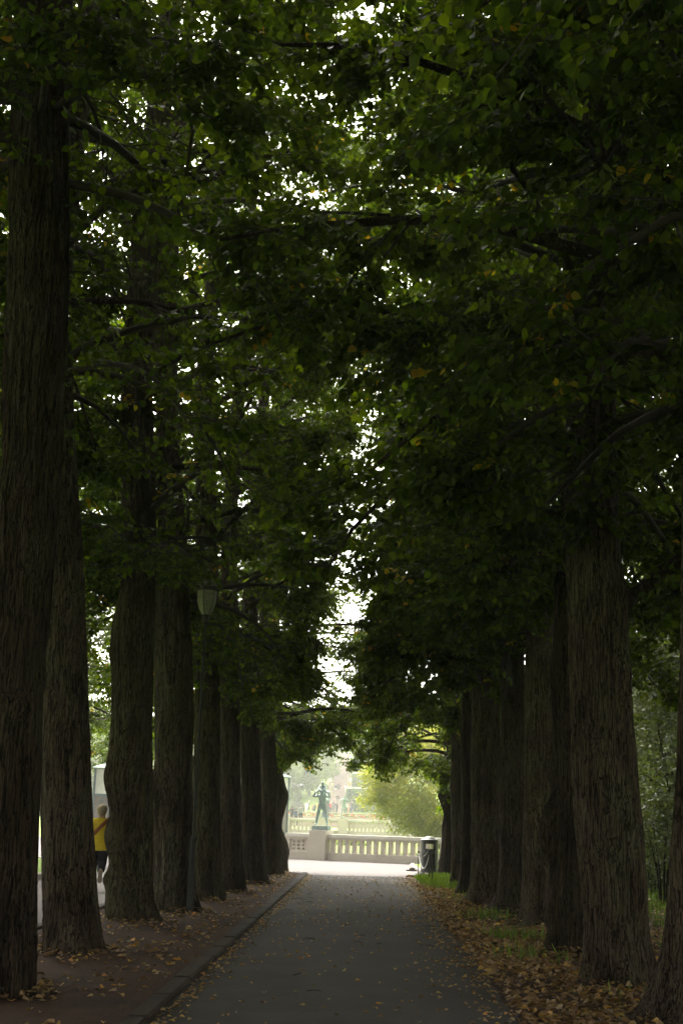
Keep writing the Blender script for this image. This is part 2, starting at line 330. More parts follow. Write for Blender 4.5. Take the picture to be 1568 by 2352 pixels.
    tl = np.repeat(ty.ravel(), 2)
    # thin limbs go into the crown mesh, the thickest low ones become parts of their own
    order = np.argsort(-RL[:, 0]); bigi = order[:big]; sm = order[big:]
    bv, bq = tube_batch(PL[sm], RL[sm], 6)
    Vs = [bv, sv, tv, lv]; Qs = []; o = 0; mi = []; ti = []
    for vv, qq, mm, t_ in ((bv, bq, 1, None), (sv, sq, 1, None), (tv, tq, 1, None), (lv, lq, 0, tl)):
        Qs.append(qq+o); o += len(vv); mi.append(np.full(len(qq), mm)); ti.append(t_ if t_ is not None else np.zeros(len(qq)))
    return PL[bigi], RL[bigi], (np.concatenate(Vs), np.concatenate(Qs), np.concatenate(mi), np.concatenate(ti))

def limb_mesh(P, R, seed):
    n = 24; t = np.linspace(0, 1, len(P)); tn = np.linspace(0, 1, n)
    Q = np.stack([np.interp(tn, t, P[:, i]) for i in range(3)], 1); kr = np.array([.25, .5, .25])
    for i in range(3): Q[1:-1, i] = np.convolve(Q[:, i], kr, 'valid')
    Rr = np.interp(tn, t, R); Rr[:3] *= [1.7, 1.35, 1.1]
    v, q = tube_batch(Q[None], Rr[None], 12)
    nn = vnoise(v*8, seed)-.5; c = np.repeat(Q, 12, 0); v = c+(v-c)*(1+nn[:, None]*.5)
    return quad_mesh('limb', v, q, smooth=np.ones(len(q), bool))

def trunk_mesh(zs, cx, cy, rr, top, res, seed, burls=(), ridge=0.012, flare=0.3, rough=.06):
    hi = 9.5
    zz = np.concatenate([np.arange(-.12, hi, res), np.arange(hi, top, .35), [top]])
    def sm(a):
        b = np.interp(zz, zs, a); w = max(1, int(.10/res)); k = np.ones(2*w+1)/(2*w+1)
        pad = np.concatenate([np.full(w, b[0]), b, np.full(w, b[-1])]); return np.convolve(pad, k, 'valid')
    X, Y, Rr = sm(cx), sm(cy), sm(rr)
    na = int(max(28, min(260, 2*math.pi*rr[1]/res*1.4))); th = 2*np.pi*np.arange(na)/na
    TH, ZZ = np.meshgrid(th, zz); r = np.tile(Rr[:, None], (1, na))
    ct, st = np.cos(TH), np.sin(TH); fl = lambda *a: np.stack([x.ravel() for x in a], 1)
    lo = vnoise(fl(ct*1.5+9, st*1.5+9, ZZ*.9+5), seed).reshape(TH.shape)-.5
    lo2 = vnoise(fl(ct*3+9, st*3+9, ZZ*2.2+5), seed+3).reshape(TH.shape)-.5
    wp = vnoise(fl(ct*2, st*2, ZZ*1.5), seed+1).reshape(TH.shape)
    kk = rr[1]*2*np.pi/.055/6.28
    rd = vnoise(fl(ct*kk+wp*1.6, st*kk+wp*1.6, ZZ*1.1), seed+2).reshape(TH.shape); rd = 1-np.abs(2*rd-1)*2.0
    root = vnoise(fl(ct*2.3+3, st*2.3+3, ZZ*.3), seed+7).reshape(TH.shape)
    r = r*(1+rough*lo*1.2+rough*.7*lo2)*(1+(.25+flare)*np.exp(-np.clip(ZZ, 0, 9)/.30)*np.clip(root*2.4-.95, -.12, 1.2)) + ridge*rd*np.clip(r/.2, 0, 1)
    for (bt, bz, ba, sa, sz) in burls:
        d = np.angle(np.exp(1j*(TH-bt))); g = np.exp(-(d/sa)**2-((ZZ-bz)/sz)**2); r = r+ba*g*(1+.6*(lo2*2))
    V = np.stack([X[:, None]+r*ct, Y[:, None]+r*st, ZZ], -1).reshape(-1, 3)
    n = len(zz); idx = np.arange(n*na).reshape(n, na); nx = np.roll(idx, -1, 1)
    Q = np.stack([idx[:-1], nx[:-1], nx[1:], idx[1:]], -1).reshape(-1, 4)
    return quad_mesh('trunk', V, Q, smooth=np.ones(len(Q), bool))

# ------------------------------------------------------------------ the alley of lindens
def lane_zone(P):
    """the open lane between the two rows"""
    x, y, z = P[:, 0], P[:, 1], P[:, 2]
    c = np.where(y > 31, np.interp(z, [3, 6.5, 9, 12], [-1.35, -1.2, -.4, -.2]), np.interp(z, [3, 5, 7, 9], [-.7, -.55, -.1, 0.05]))
    w = np.where(y > 31, np.interp(z, [2, 4.4, 5.2, 6.5, 9, 12, 15], [0, .0, .5, .8, .8, .6, .1]), np.interp(z, [2, 5, 7.5, 9, 10], [1.3, .5, .5, .35, .1]))
    n = vnoise(np.stack([x*1.3, y*.5, z*1.3], 1), 11)
    n2 = vnoise(np.stack([x*1.9+7, y*.8, z*.6], 1), 12)
    inside = (np.abs(x-c) < w*(.2+1.5*n)) & (y > 13.5) & ~((y < 31) & (z > 10)) & (z < 15)
    low = np.where(y < 33, 3.9+.9*(n-.3), np.where(x > -1.0, 2.95-.18*x+1.9*(n2-.42), 3.3+1.9*(n2-.42)))
    low = np.where((x < -1.2) & (y < 20.5), np.interp(y, [12, 20.4], [4.6, 5.7]), low)     # pruned round the lamp
    low = np.where(y < 12, 4.4, low); low = np.where(np.abs(x) > 2.3, low-.5, low)
    near = (x > -4.6) & (x < -1.6) & (y < 9.6) & (z < 7.2)
    return inside, (z < low) | near
def keep_alley(P, rg):
    """twigs reach into the lane only here and there"""
    x, y, z = P[:, 0], P[:, 1], P[:, 2]
    inside, low = lane_zone(P)
    inside &= rg.rand(len(x)) > np.where(y > 31, .50, .34)
    clump = vnoise(np.stack([x*.55+40, y*.55, z*.55], 1), 3)
    thin = (clump < np.where((z > 12) & (y > 19) & (x < .3), .36, .13)) & (rg.rand(len(x)) < .7)
    thin |= (x < -1.45) & (x > -3.7) & (y > 9) & (y < 25) & (z < 13) & (rg.rand(len(x)) < .74)
    thin |= (x < .3) & (x > -3.7) & (y > 8) & (y < 20) & (z > 8) & (rg.rand(len(x)) < .40)     # leafless shaded inside of the left row
    return ~(inside | low | thin)

def add_tree(outl, X0, Y0, label, row, hmin=5.2, hi=19.0, Lr=3.6, droop=.5, res=.03, burls=(), extra=(), seed=1, epi=(4.6, 12.5, 200), nl=40, flare=.3, yellow=.014, rough=.09, leaf=.085, ridge=.019, nsub=13, ntw=11, bark='bark'):
    zs, cx, rr = [], [], []
    for (y, xl, xr) in outl:
        a, za = W(xl, y, Y0); b, zb = W(xr, y, Y0); z = W((xl+xr)/2, y, Y0)[1]
        zs.append(z); cx.append((a+b)/2-X0); rr.append((b-a)/2/1.01)
    o = np.argsort(zs); zs = np.array(zs)[o]; cx = np.array(cx)[o]; rr = np.array(rr)[o]
    zs[0] = 0.0
    ks = zs <= 10.5; zs, cx, rr = zs[ks], cx[ks], rr[ks]
    dr = (rr[-1]-.05)/(hi-zs[-1]); zs = np.append(zs, hi); cx = np.append(cx, cx[-1]+.2); rr = np.append(rr, .05)
    rg = np.random.RandomState(seed)
    burls = list(burls)+[(-PI/2+rg.uniform(-.9, .9), rg.uniform(.5, 6.5), rg.uniform(.02, .06), rg.uniform(.25, .5), rg.uniform(.08, .3)) for _ in range(6)]
    cy = np.interp(zs, [0, 4, 9, 18], [0, rg.uniform(-.08, .08), rg.uniform(-.2, .2), rg.uniform(-.5, .5)])
    cf = lambda z: (float(np.interp(z, zs, cx)), float(np.interp(z, zs, cy)), float(np.interp(z, zs, rr)))
    t = empty('linden_tree', (X0, Y0, 0), label, 'tree', 'lindens lining the %s of the path' % row)
    link('trunk', trunk_mesh(zs, cx, cy, rr, hi, res, seed, burls, ridge, flare, rough), bark, t)
    extra = list(extra)+[(hmin-.25+.12*i, i*1.05+seed, Lr*.82, .22+.05*(i % 3), .62) for i in range(7)]
    Lf = lambda h: Lr*np.interp(h, [hmin, hmin+2.5, 12, hi], [.85, 1.05, 1.05, .6])
    PL, RL, cd = crown_data(rg, cf, hmin, hi-.6, Lf, nl, nsub, ntw, droop=droop, extra=extra, epi=epi, keep=keep_alley, origin=(X0, Y0, 0), yellow=yellow, leaf=leaf, inner=.42, row=.42)
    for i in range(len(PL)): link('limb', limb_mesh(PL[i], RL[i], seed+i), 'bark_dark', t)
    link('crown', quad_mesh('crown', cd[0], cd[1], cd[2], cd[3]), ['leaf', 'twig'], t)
    return t
LL = 'left side'; RR = 'right side'
add_tree([(2309,-108,82),(2240,-104,82),(2100,-95,82),(1800,-80,88),(1500,-60,97),(1250,-30,120),(1064,0,133),(700,12,148),(250,22,152),(0,30,155)],
  -2.91, 10.52, 'nearest tall linden at the left edge, its dark trunk cut off by the frame', LL, hmin=7.6, res=.016, seed=101, bark='bark_dark', extra=[(9.0, -.6, 3.2, .1, .9)], epi=(7.0, 12, 130), flare=.12, burls=[(-1.2, 7.3, .04, .5, .25)])
add_tree([(2212,95,245),(2170,100,236),(2100,101,228),(2050,100,222),(1900,97,212),(1750,92,206),(1500,98,196),(1300,102,188),(1064,110,172),(700,85,150),(0,70,130)],
  -3.03, 13.86, 'straight ribbed linden on the left with the yellow sweater showing at its right edge', LL, hmin=6.3, res=.018, seed=102, bark='bark', flare=.12, epi=(5.4, 12, 200))
add_tree([(2138,246,372),(2090,244,360),(2044,250,350),(1976,257,349),(1922,241,349),(1869,257,349),(1788,236,348),(1708,258,348),(1573,262,350),(1500,255,352),(1430,262,355),(1350,282,358),(1200,288,360),(900,285,352),(600,300,370),(300,315,382),(0,335,395)],
  -3.16, 18.04, 'knobbly third linden on the left with a lumpy burl low on its left side', LL, hmin=5.2, res=.024, seed=103, bark='bark_moss', burls=[(PI*.98, .62, .09, .4, .12), (-PI*.6, .5, .07, .5, .2), (-PI/2, 2.8, .04, .5, .2), (-PI*.65, 1.5, .03, .5, .2)], extra=[(5.6, -1.9, 2.2, .2, .8), (6.8, 2.5, 3.4, .8, .5)], epi=(4.8, 12.5, 380), flare=.22)
add_tree([(2105,350,454),(2060,352,446),(1950,352,442),(1840,350,442),(1815,348,442),(1750,358,442),(1650,358,442),(1500,357,440),(1400,362,436),(1200,366,425),(1000,364,412),(700,358,405),(300,365,400)],
  -2.94, 20.48, 'fourth linden on the left with the grey lamp post standing against its right edge', LL, hmin=4.9, res=.028, seed=104, epi=(4.0, 12, 330), extra=[(5.2, -.9, 2.4, .2, .9)], burls=[(PI, 2.0, .04, .5, .12)], flare=.15)
add_tree([(2078,440,512),(2000,443,506),(1900,444,505),(1700,447,505),(1450,450,502),(1200,450,497),(900,447,488),(600,432,482),(300,418,470),(0,410,455)],
  -2.76, 23.15, 'linden on the left that carries the small dark lettered plate', LL, hmin=4.9, res=.03, seed=105, bark='bark_moss', extra=[(5.0, -.5, 3.0, .2, .9), (5.6, -1.4, 2.6, .1, .9)], epi=(3.9, 12, 260), flare=.15)
add_tree([(2060,497,562),(1980,500,556),(1900,500,555),(1700,502,551),(1450,507,548),(1200,512,545),(900,520,550),(500,530,555)],
  -2.62, 25.95, 'slimmer linden on the left standing right behind the trunk with the lettered plate', LL, hmin=4.4, res=.035, seed=106, extra=[(4.7, -.4, 3.0, .3, 1.0), (5.3, -.9, 2.8, .1, .9)], burls=[(-.9, 3.2, .06, .5, .3)], flare=.15)
add_tree([(2036,546,613),(1950,552,605),(1900,554,600),(1700,553,597),(1400,555,592),(1000,560,590),(600,565,590)],
  -2.52, 29.88, 'seventh linden along the left row, dark trunk wrapped with shoots', LL, hmin=4.2, res=.04, seed=107, bark='bark_dark', extra=[(4.4, -.3, 2.8, .3, 1.0), (4.9, -1.0, 2.6, .1, 1.0)], flare=.2)
add_tree([(2018,586,650),(1950,593,645),(1850,596,640),(1700,595,632),(1300,598,625),(800,600,622)],
  -2.42, 34.11, 'last but one linden of the left row, mostly hidden by its neighbours', LL, hmin=3.9, res=.045, seed=108, extra=[(4.0, -.2, 2.4, .3, 1.0), (4.3, -1.2, 2.6, .1, 1.0), (4.6, .4, 2.4, .2, .9)], flare=.25)
add_tree([(2003,598,664),(1975,602,661),(1958,604,665),(1935,606,660),(1900,608,645),(1880,608,648),(1850,612,657),(1825,610,663),(1800,610,654),(1750,611,646),(1700,612,647),(1400,615,640),(900,620,640)],
  -2.59, 38.46, 'farthest linden of the left row with a wavy bulging trunk against the bright plaza', LL, hmin=3.4, res=.04, seed=109, bark='bark', extra=[(3.7, -.1, 2.1, .35, .9), (4.0, -1.3, 2.4, .2, .9), (4.1, .7, 2.2, .3, .8), (5.0, -.5, 2.6, .4, .9)], flare=.1, epi=(3.0, 12, 300))
add_tree([(2400,1478,1770),(2345,1502,1750),(2250,1522,1735),(2150,1533,1725),(1900,1548,1715),(1700,1557,1705),(1400,1566,1690),(1000,1572,1685),(500,1574,1680)],
  2.72, 10.41, 'nearest linden at the right edge of the picture, only its flared left side in view', RR, nl=50, hmin=5.2, res=.016, seed=201, bark='bark', Lr=4.0, extra=[(6.2, 3.3, 4.6, .5, .5), (5.6, 2.5, 4.2, .35, .55)], flare=.35, epi=(4.5, 12, 200))
add_tree([(2290,1335,1515),(2240,1343,1503),(2150,1345,1487),(2000,1332,1477),(1900,1322,1472),(1700,1313,1452),(1450,1306,1437),(1360,1304,1435),(1300,1300,1422),(1150,1294,1412),(1000,1300,1408),(800,1310,1400),(500,1330,1400),(0,1350,1410)],
  2.55, 12.93, 'massive linden on the right, thick limb forking off towards the right', RR, hmin=5.4, res=.018, seed=202, Lr=4.1, nl=48, extra=[(3.6, .02, 4.6, .72, .12), (5.6, 2.9, 4.2, .4, .5), (6.5, 3.6, 4.4, .45, .5)], epi=(5.2, 12, 180), burls=[(-1.5, 3.1, .03, .5, .2), (-1.9, 1.5, .03, .6, .3)])
add_tree([(2195,1254,1362),(2150,1262,1352),(2050,1262,1350),(2000,1263,1350),(1900,1266,1350),(1870,1266,1348),(1800,1268,1345),(1550,1268,1335),(1400,1272,1332),(1250,1278,1328),(1000,1285,1325),(600,1295,1330)],
  2.56, 16.19, 'burl covered dark linden on the right, half hidden behind the massive forked one', RR, hmin=5.2, res=.022, seed=203, bark='bark_dark', Lr=3.9, rough=.13, burls=[(PI*1.08, 1.62, .17, .60, .24), (PI*1.12, 1.25, .12, .6, .2), (-2.2, 2.7, .05, .5, .25), (PI, 3.55, .04, .5, .2), (-2.0, .7, .06, .7, .3), (PI, .45, .05, .5, .12)], extra=[(5.6, 3.1, 4.0, .35, .6), (6.3, 3.9, 3.8, .5, .6)])
add_tree([(2141,1165,1280),(2115,1185,1275),(2080,1198,1272),(2000,1200,1270),(1800,1203,1272),(1550,1207,1273),(1350,1210,1275),(1200,1215,1262),(800,1225,1260)],
  2.80, 20.42, 'right hand linden with root flared into the leaf litter beside the burl covered one', RR, hmin=5.2, res=.026, seed=204, bark='bark_pale', Lr=3.9, extra=[(5.4, 3.2, 3.8, .3, .7), (5.9, 2.6, 3.6, .4, .7)], flare=.5)
add_tree([(2112,1108,1208),(2085,1130,1202),(2060,1142,1200),(2000,1147,1200),(1800,1148,1200),(1500,1150,1200),(1200,1160,1195),(700,1170,1195)],
  2.59, 22.65, 'linden on the right with a long pointed root spur in front of the grass tufts', RR, hmin=5.0, res=.03, seed=205, Lr=3.7, extra=[(5.0, 3.3, 3.6, .3, .7)], flare=.5)
add_tree([(2089,1068,1162),(2050,1082,1152),(1900,1083,1148),(1700,1081,1146),(1500,1088,1146),(1400,1092,1152),(1300,1098,1152),(1000,1110,1150)],
  2.37, 24.82, 'pale barked linden on the right with its trunk clear up to the leaves', RR, hmin=4.9, res=.032, seed=206, bark='bark_pale', Lr=3.5, extra=[(4.9, 3.1, 3.3, .3, .8)], flare=.3, burls=[(-1.8, .7, .05, .5, .15)])
add_tree([(2062,1047,1103),(2030,1056,1095),(1950,1060,1092),(1700,1058,1085),(1200,1065,1085)],
  2.30, 28.05, 'thin dark linden squeezed between thicker trunks in the right row', RR, hmin=4.4, res=.04, seed=207, bark='bark_dark', Lr=3.2, extra=[(4.5, 3.0, 3.2, .3, .9), (4.9, 3.6, 3.0, .2, .9)])
add_tree([(2042,1028,1084),(2000,1036,1076),(1800,1035,1072),(1400,1040,1070)],
  2.43, 32.17, 'last but one linden of the right row beside the tuft of grass', RR, hmin=3.9, res=.04, seed=208, Lr=3.3, extra=[(4.0, 3.1, 3.4, .3, .8), (4.3, 3.7, 3.2, .25, .9), (4.6, 2.5, 3.0, .3, .9)], flare=.35)
add_tree([(2016,1003,1060),(1990,1008,1053),(1950,1014,1050),(1900,1014,1051),(1870,1019,1052),(1828,1006,1053),(1800,1025,1055),(1750,1025,1058),(1700,1026,1056),(1300,1030,1055)],
  2.61, 38.97, 'farthest linden of the right row, knobbed trunk just behind the litter bin', RR, hmin=3.3, res=.04, seed=209, bark='bark_dark', Lr=3.6, extra=[(3.6, 3.1, 3.8, .4, .75), (3.9, 3.5, 4.2, .4, .8), (4.2, 2.7, 3.6, .4, .8), (4.6, 3.2, 4.0, .4, .8), (3.5, 4.4, 2.6, .4, .8), (5.3, 3.3, 3.6, .4, .8)], epi=(3.2, 12, 220), burls=[(PI*1.05, 2.4, .04, .5, .1), (PI, .4, .04, .5, .1)])

# plain lindens: outer rows and unseen ones added behind the viewpoint for shade share two models
def plain_tree(seed, hmin, hi, Lr, r0, name='linden_tree', mat='leaf', leaf=.085, nl=32, droop=.6, nsub=12, ntw=10, epi=None, yellow=.02, wide=None):
    rg = np.random.RandomState(seed)
    zs = np.array([0, .3, 1.5, 5, 10, hi]); rr = np.array([r0*1.5, r0*1.15, r0, r0*.8, r0*.5, .04]); cx = rg.uniform(-.12, .12, 6)*np.array([0, 0, .5, 1, 1.6, 2]); cy = rg.uniform(-.12, .12, 6)*np.array([0, 0, .5, 1, 1.6, 2])
    cf = lambda z: (float(np.interp(z, zs, cx)), float(np.interp(z, zs, cy)), float(np.interp(z, zs, rr)))
    t = empty(name, (0, 0, 0), '', 'tree')
    link('trunk', trunk_mesh(zs, cx, cy, rr, hi, .06, seed, (), .01, .4), 'bark', t)
    Lf = lambda h: Lr*np.interp(h, [hmin, hmin+(hi-hmin)*.3, hmin+(hi-hmin)*.6, hi], wide or [.85, 1.05, .9, .35])
    PL, RL, cd = crown_data(rg, cf, hmin, hi-.5, Lf, nl, nsub, ntw, droop=droop, epi=epi, yellow=yellow, leaf=leaf, big=3)
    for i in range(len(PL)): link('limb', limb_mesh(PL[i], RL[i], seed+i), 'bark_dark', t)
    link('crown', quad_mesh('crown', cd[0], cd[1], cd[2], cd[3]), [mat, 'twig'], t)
    return t
def place(proto, used, loc, rz, label, cat, group, sc=1.0):
    o = proto if not used else copy_tree(proto)
    o.location = loc; o.rotation_euler = (0, 0, rz); o.scale = (sc,)*3
    o['label'] = label; o['category'] = cat
    if group: o['group'] = group
    return o
pa = plain_tree(301, 3.9, 17, 4.2, .3, nl=38, epi=(3, 10, 150), droop=.8)
outer = [(-10.6, 27, 0), (-10.8, 33.5, 2), (-10.7, 40, 4), (-10.9, 46.5, 1), (-10.9, 60, 3), (-10.5, 20.5, 5), (-10.4, 14, 2.4), (-10.5, 7, .6), (-16.5, 30, 1.1), (-16.8, 22, 2.2), (-16.2, 14, 3.9), (-16.6, 5, 5.), (-10.4, 0, 1.6), (-10.6, -7, .2)]  # farther left row is added out of view to cut side light
lab = ['linden of the outer left row, third from the lit plaza, behind the nearest trunk', 'linden of the outer left row beside the small patch of lawn', 'linden of the outer left row overhanging the lawn edge on the left',
       'lit linden branch hanging over the tall lantern pylon on the left', 'far linden past the tall lantern pylon on the left', 'linden of the outer left row level with the lamp post',
       'linden of the outer left row level with the second trunk', 'linden of the outer left row just beside the viewpoint', 'unseen linden of an added outer left row nearest the plaza', 'unseen linden of an added outer left row shading the lane', 'unseen linden of an added outer left row level with the second trunk', 'unseen linden of an added outer left row beside the viewpoint', 'linden of the outer left row behind the viewpoint', 'last linden of the outer left row behind the viewpoint']
for i, (x, y, a) in enumerate(outer): place(pa, i > 0, (x, y, 0), a, lab[i], 'tree', 'lindens of the outer left row')
pb = plain_tree(302, 7.0, 18, 3.7, .32, nl=38, epi=(6.5, 10, 100), droop=.3)
nearl = [(-3.2, 5.6, .3), (0, -15.5, 1.), (-6.5, -13, 2.), (6.5, -13, 4.), (-7.5, -6, 3.), (7, -7, .5), (-6.8, 4, 2.7), (-6.9, 11, .4), (-6.9, 18, 4.1), (6.4, 5, 1.3), (6.5, 12, 3.5), (6.5, 19, 5.4), (-6.5, -2, 2.2), (6.2, -1, .1), (0.4, -6, 2.9), (0.2, -11, 5.9), (-.2, -20, .6), (-8, -20, 1.2), (8, -20, 3.6),  (-3.0, 2.4, 3.3), (2.7, 2.0, 1.1), (-3.0, -2, 4.4), (2.6, -2.4, 5.2), (-3, -6.5, .9), (2.7, -7, 2.6), (-3, -11, 1.7), (2.6, -11.5, 4.9)]  # flank and mid-path trees added out of view to close the canopy against skylight
NL = {(-6.8, 4): 'unseen linden added outside the left edge to close the canopy by the viewpoint', (-6.9, 11): 'linden whose crown fills the picture corner above the nearest left trunk', (-6.9, 18): 'linden crown showing left of the knobbly third trunk high up',
      (6.4, 5): 'unseen linden added outside the right edge to close the canopy by the viewpoint', (6.5, 12): 'linden whose dark crown fills the upper right corner', (6.5, 19): 'linden crown showing high up behind the massive forked trunk', (-3.2, 5.6): 'linden just left of the viewpoint with leaves hanging in at the top'}
for i, (x, y, a) in enumerate(nearl): place(pb, i > 0, (x, y, 0), a, NL.get((x, y), 'tall unseen linden behind the viewpoint, added for shade in the alley'), 'tree', 'lindens beside and behind the viewpoint')
pr = plain_tree(305, 4.8, 18, 4.4, .33, nl=50, epi=(4.5, 10, 100), droop=.45)
pr.location = (2.9, 6.2, 0); pr.rotation_euler.z = 2.0; tag(pr, 'linden just right of the viewpoint, large dark leaves hanging in at top right', None, 'lindens beside and behind the viewpoint')
for i, (x, y, a) in enumerate([(8.2, 8, .5), (8.6, 1, 5.1)]):
    c_ = copy_tree(pb); c_.location = (x, y, 0); c_.rotation_euler.z = a; c_['group'] = 'lindens of the outer right row'
    c_['label'] = ['tall linden of the outer right row nearest the viewpoint', 'tall linden of the outer right row behind the viewpoint'][i]
pc = plain_tree(303, 1.3, 13, 3.6, .16, mat='bush', leaf=.11, nl=44, droop=.7, name='broadleaf_tree', yellow=.01, wide=[1.0, 1.0, .8, .35])
sideR = [(9.5, 24, 0), (10.5, 31, 2), (8.8, 38, 4), (13.5, 27.5, 1), (10.0, 46, 3), (9.8, 17.5, 5), (9.4, 11, 1), (14, 36, 3.3), (9.5, 4, 2.2)]
labR = ['grey green broadleaf tree in the gap between the two nearest right trunks', 'broadleaf tree behind the thin stemmed shrub on the right', 'dense broadleaf tree at the far right beyond the alley',
        'broadleaf tree at the back of the right hand lawn', 'broadleaf tree at the right beyond the last linden', 'broadleaf tree close on the right hidden behind the massive linden',
        'broadleaf tree to the right of the frame edge', 'farthest broadleaf tree on the right hand lawn', 'broadleaf tree right of the viewpoint']
for i, (x, y, a) in enumerate(sideR): place(pc, i > 0, (x, y, 0), a, labR[i], 'tree', 'broadleaf trees right of the alley')

# ------------------------------------------------------------------ ground
def sheet(name, poly, z, mat, parent=None, h=0.0):
    mb = MB(); n = len(poly); vs = [(x, y, z) for x, y in poly]
    fs = [tuple(range(n))]
    if h: vs += [(x, y, z-h) for x, y in poly]; fs += [(i, i+n, (i+1) % n+n, (i+1) % n) for i in range(n)]
    mb.add(vs, fs); o = mb.build(name, mat, parent); o['kind'] = 'structure'; return o
# terrain sheet out to the horizon
gx = np.concatenate([[-3000, -900, -300, -150], np.arange(-80, 81, 8.), [150, 300, 900, 3000]]); gy = np.concatenate([[-900, -200, -60], np.arange(-30, 300, 7.5), [350, 500, 1200, 4000]])
GX, GY = np.meshgrid(gx, gy)
def terr(x, y): return np.interp(y, [84, 86, 166, 172, 183, 190, 205, 262, 400], [-.01, .6, 1.2, 2.4, 2.5, 5.0, 5.4, 11.5, 26])
GZ = terr(GX, GY); GZ = np.where(GY < 84, -.03, GZ)
idx = np.arange(GX.size).reshape(GX.shape); Q = np.stack([idx[:-1, :-1], idx[:-1, 1:], idx[1:, 1:], idx[1:, :-1]], -1).reshape(-1, 4)
tag(link('ground', quad_mesh('ground', np.stack([GX.ravel(), GY.ravel(), GZ.ravel()], 1), Q), 'lawn'), kind='structure')
sheet('plaza', [(-60, 37.4), (1.95, 37.2), (1.95, 48.3), (8, 45.6), (40, 45), (40, 50), (8.3, 46.9), (-3.3, 53.0), (-7, 84), (-60, 84)], 0.0, 'asphalt2')
def strip(name, x0, x1, y0, y1, z, mat, amp, step=.12, stepy=.25, seed=0):
    xs = np.arange(x0, x1+1e-6, (x1-x0)/max(2, int((x1-x0)/step))); ys = np.arange(y0, y1+1e-6, (y1-y0)/int((y1-y0)/stepy))
    X, Y = np.meshgrid(xs, ys); n = vnoise(np.stack([X.ravel()*1.1, Y.ravel()*.8, 0*X.ravel()], 1), seed).reshape(X.shape); n2 = vnoise(np.stack([X.ravel()*4, Y.ravel()*4, 0*X.ravel()], 1), seed+1).reshape(X.shape)
    e = np.clip(np.minimum(X-xs[0], xs[-1]-X)/.3, 0, 1)
    Z = z+amp*n*e+amp*.25*n2*e
    id_ = np.arange(X.size).reshape(X.shape); Qq = np.stack([id_[:-1, :-1], id_[:-1, 1:], id_[1:, 1:], id_[1:, :-1]], -1).reshape(-1, 4)
    o = link(name, quad_mesh(name, np.stack([X.ravel(), Y.ravel(), Z.ravel()], 1), Qq, smooth=np.ones(len(Qq), bool)), mat); o['kind'] = 'structure'; return o
# asphalt path with an uneven right edge
ys = np.arange(-20, 37.3, .35); er = 1.34+.05*np.sin(ys*.9)+.05*(vnoise(np.stack([ys*1.7, ys*0, ys*0], 1), 4)-.5)+.04*(vnoise(np.stack([ys*5, ys*0, ys*0], 1), 5)-.5)
er[-6:] += np.linspace(0, .55, 6)
mb = MB(); vs = []; fs = []
for i, y in enumerate(ys): vs += [(-1.62, y, .0), (0, y, .025), (er[i], y, .0)]
for i in range(len(ys)-1): fs += [(3*i, 3*i+1, 3*i+4, 3*i+3), (3*i+1, 3*i+2, 3*i+5, 3*i+4)]
mb.add(vs, fs); o = mb.build('path', 'asphalt'); o['kind'] = 'structure'; o.location.z = .004
strip('soil_left', -4.14, -1.68, -20, 37.5, .045, 'soil', .06, seed=3)
strip('soil_right', 1.2, 6.2, -20, 36.6, -.02, 'soil', .06, seed=8)
strip('lawn_right', 6.2, 30, -20, 84, -.02, 'lawn', .05, .8, 1.0, seed=9)
sheet('path_left', [(-7.5, -20), (-4.25, -20), (-4.25, 37.4), (-7.3, 37.4), (-7.3, 33.0), (-7.5, 30)], .004, 'asphalt2')
# kerbs
kb = empty('path_kerb', (0, 0, 0), 'long low worn stone kerb along the left edge of the asphalt path', 'kerb')
y = -6.0; k = 0; rk = random.Random(3)
while y < 37.3:
    L = min(rk.uniform(.95, 1.25), 37.45-y)
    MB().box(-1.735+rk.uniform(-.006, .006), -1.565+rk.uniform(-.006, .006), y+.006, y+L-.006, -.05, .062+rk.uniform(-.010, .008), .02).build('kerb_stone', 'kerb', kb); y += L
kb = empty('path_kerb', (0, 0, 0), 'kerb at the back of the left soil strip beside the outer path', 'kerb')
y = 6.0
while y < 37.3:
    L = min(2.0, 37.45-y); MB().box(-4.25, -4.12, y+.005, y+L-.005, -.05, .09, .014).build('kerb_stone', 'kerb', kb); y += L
def kerb_line(pts, w, h, name, label, mat='kerb_pale'):
    t = empty(name, (pts[0][0], pts[0][1], 0), label, 'kerb')
    for (a, b) in zip(pts[:-1], pts[1:]):
        L = math.dist(a, b); n = max(1, round(L/1.0)); ang = math.atan2(b[1]-a[1], b[0]-a[0])
        for i in range(n):
            o = MB().box(.005, L/n-.005, -w/2, w/2, -.05, h, .012).build('kerb_stone', mat, t)
            o.location = (a[0]+(b[0]-a[0])*i/n-pts[0][0], a[1]+(b[1]-a[1])*i/n-pts[0][1], 0); o.rotation_euler.z = ang
    return t
# lawn island on the left and its kerb
isl = [(-7.7, 26), (-7.62, 29), (-7.55, 31.5), (-7.9, 34), (-8.6, 36.5), (-9.6, 39.5), (-10.9, 42.2), (-30, 42.4), (-30, 26)]
sheet('lawn_island', isl, .10, 'lawn', h=.2)
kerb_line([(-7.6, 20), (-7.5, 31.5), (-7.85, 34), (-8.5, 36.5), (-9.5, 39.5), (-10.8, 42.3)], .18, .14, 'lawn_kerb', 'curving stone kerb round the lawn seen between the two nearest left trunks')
kerb_line([(-7.4, 38.6), (-6.9, 37.75), (-6.0, 37.5), (-4.3, 37.5)], .16, .12, 'plaza_kerb', 'curved kerb at the plaza edge beside the legs of the person in yellow')
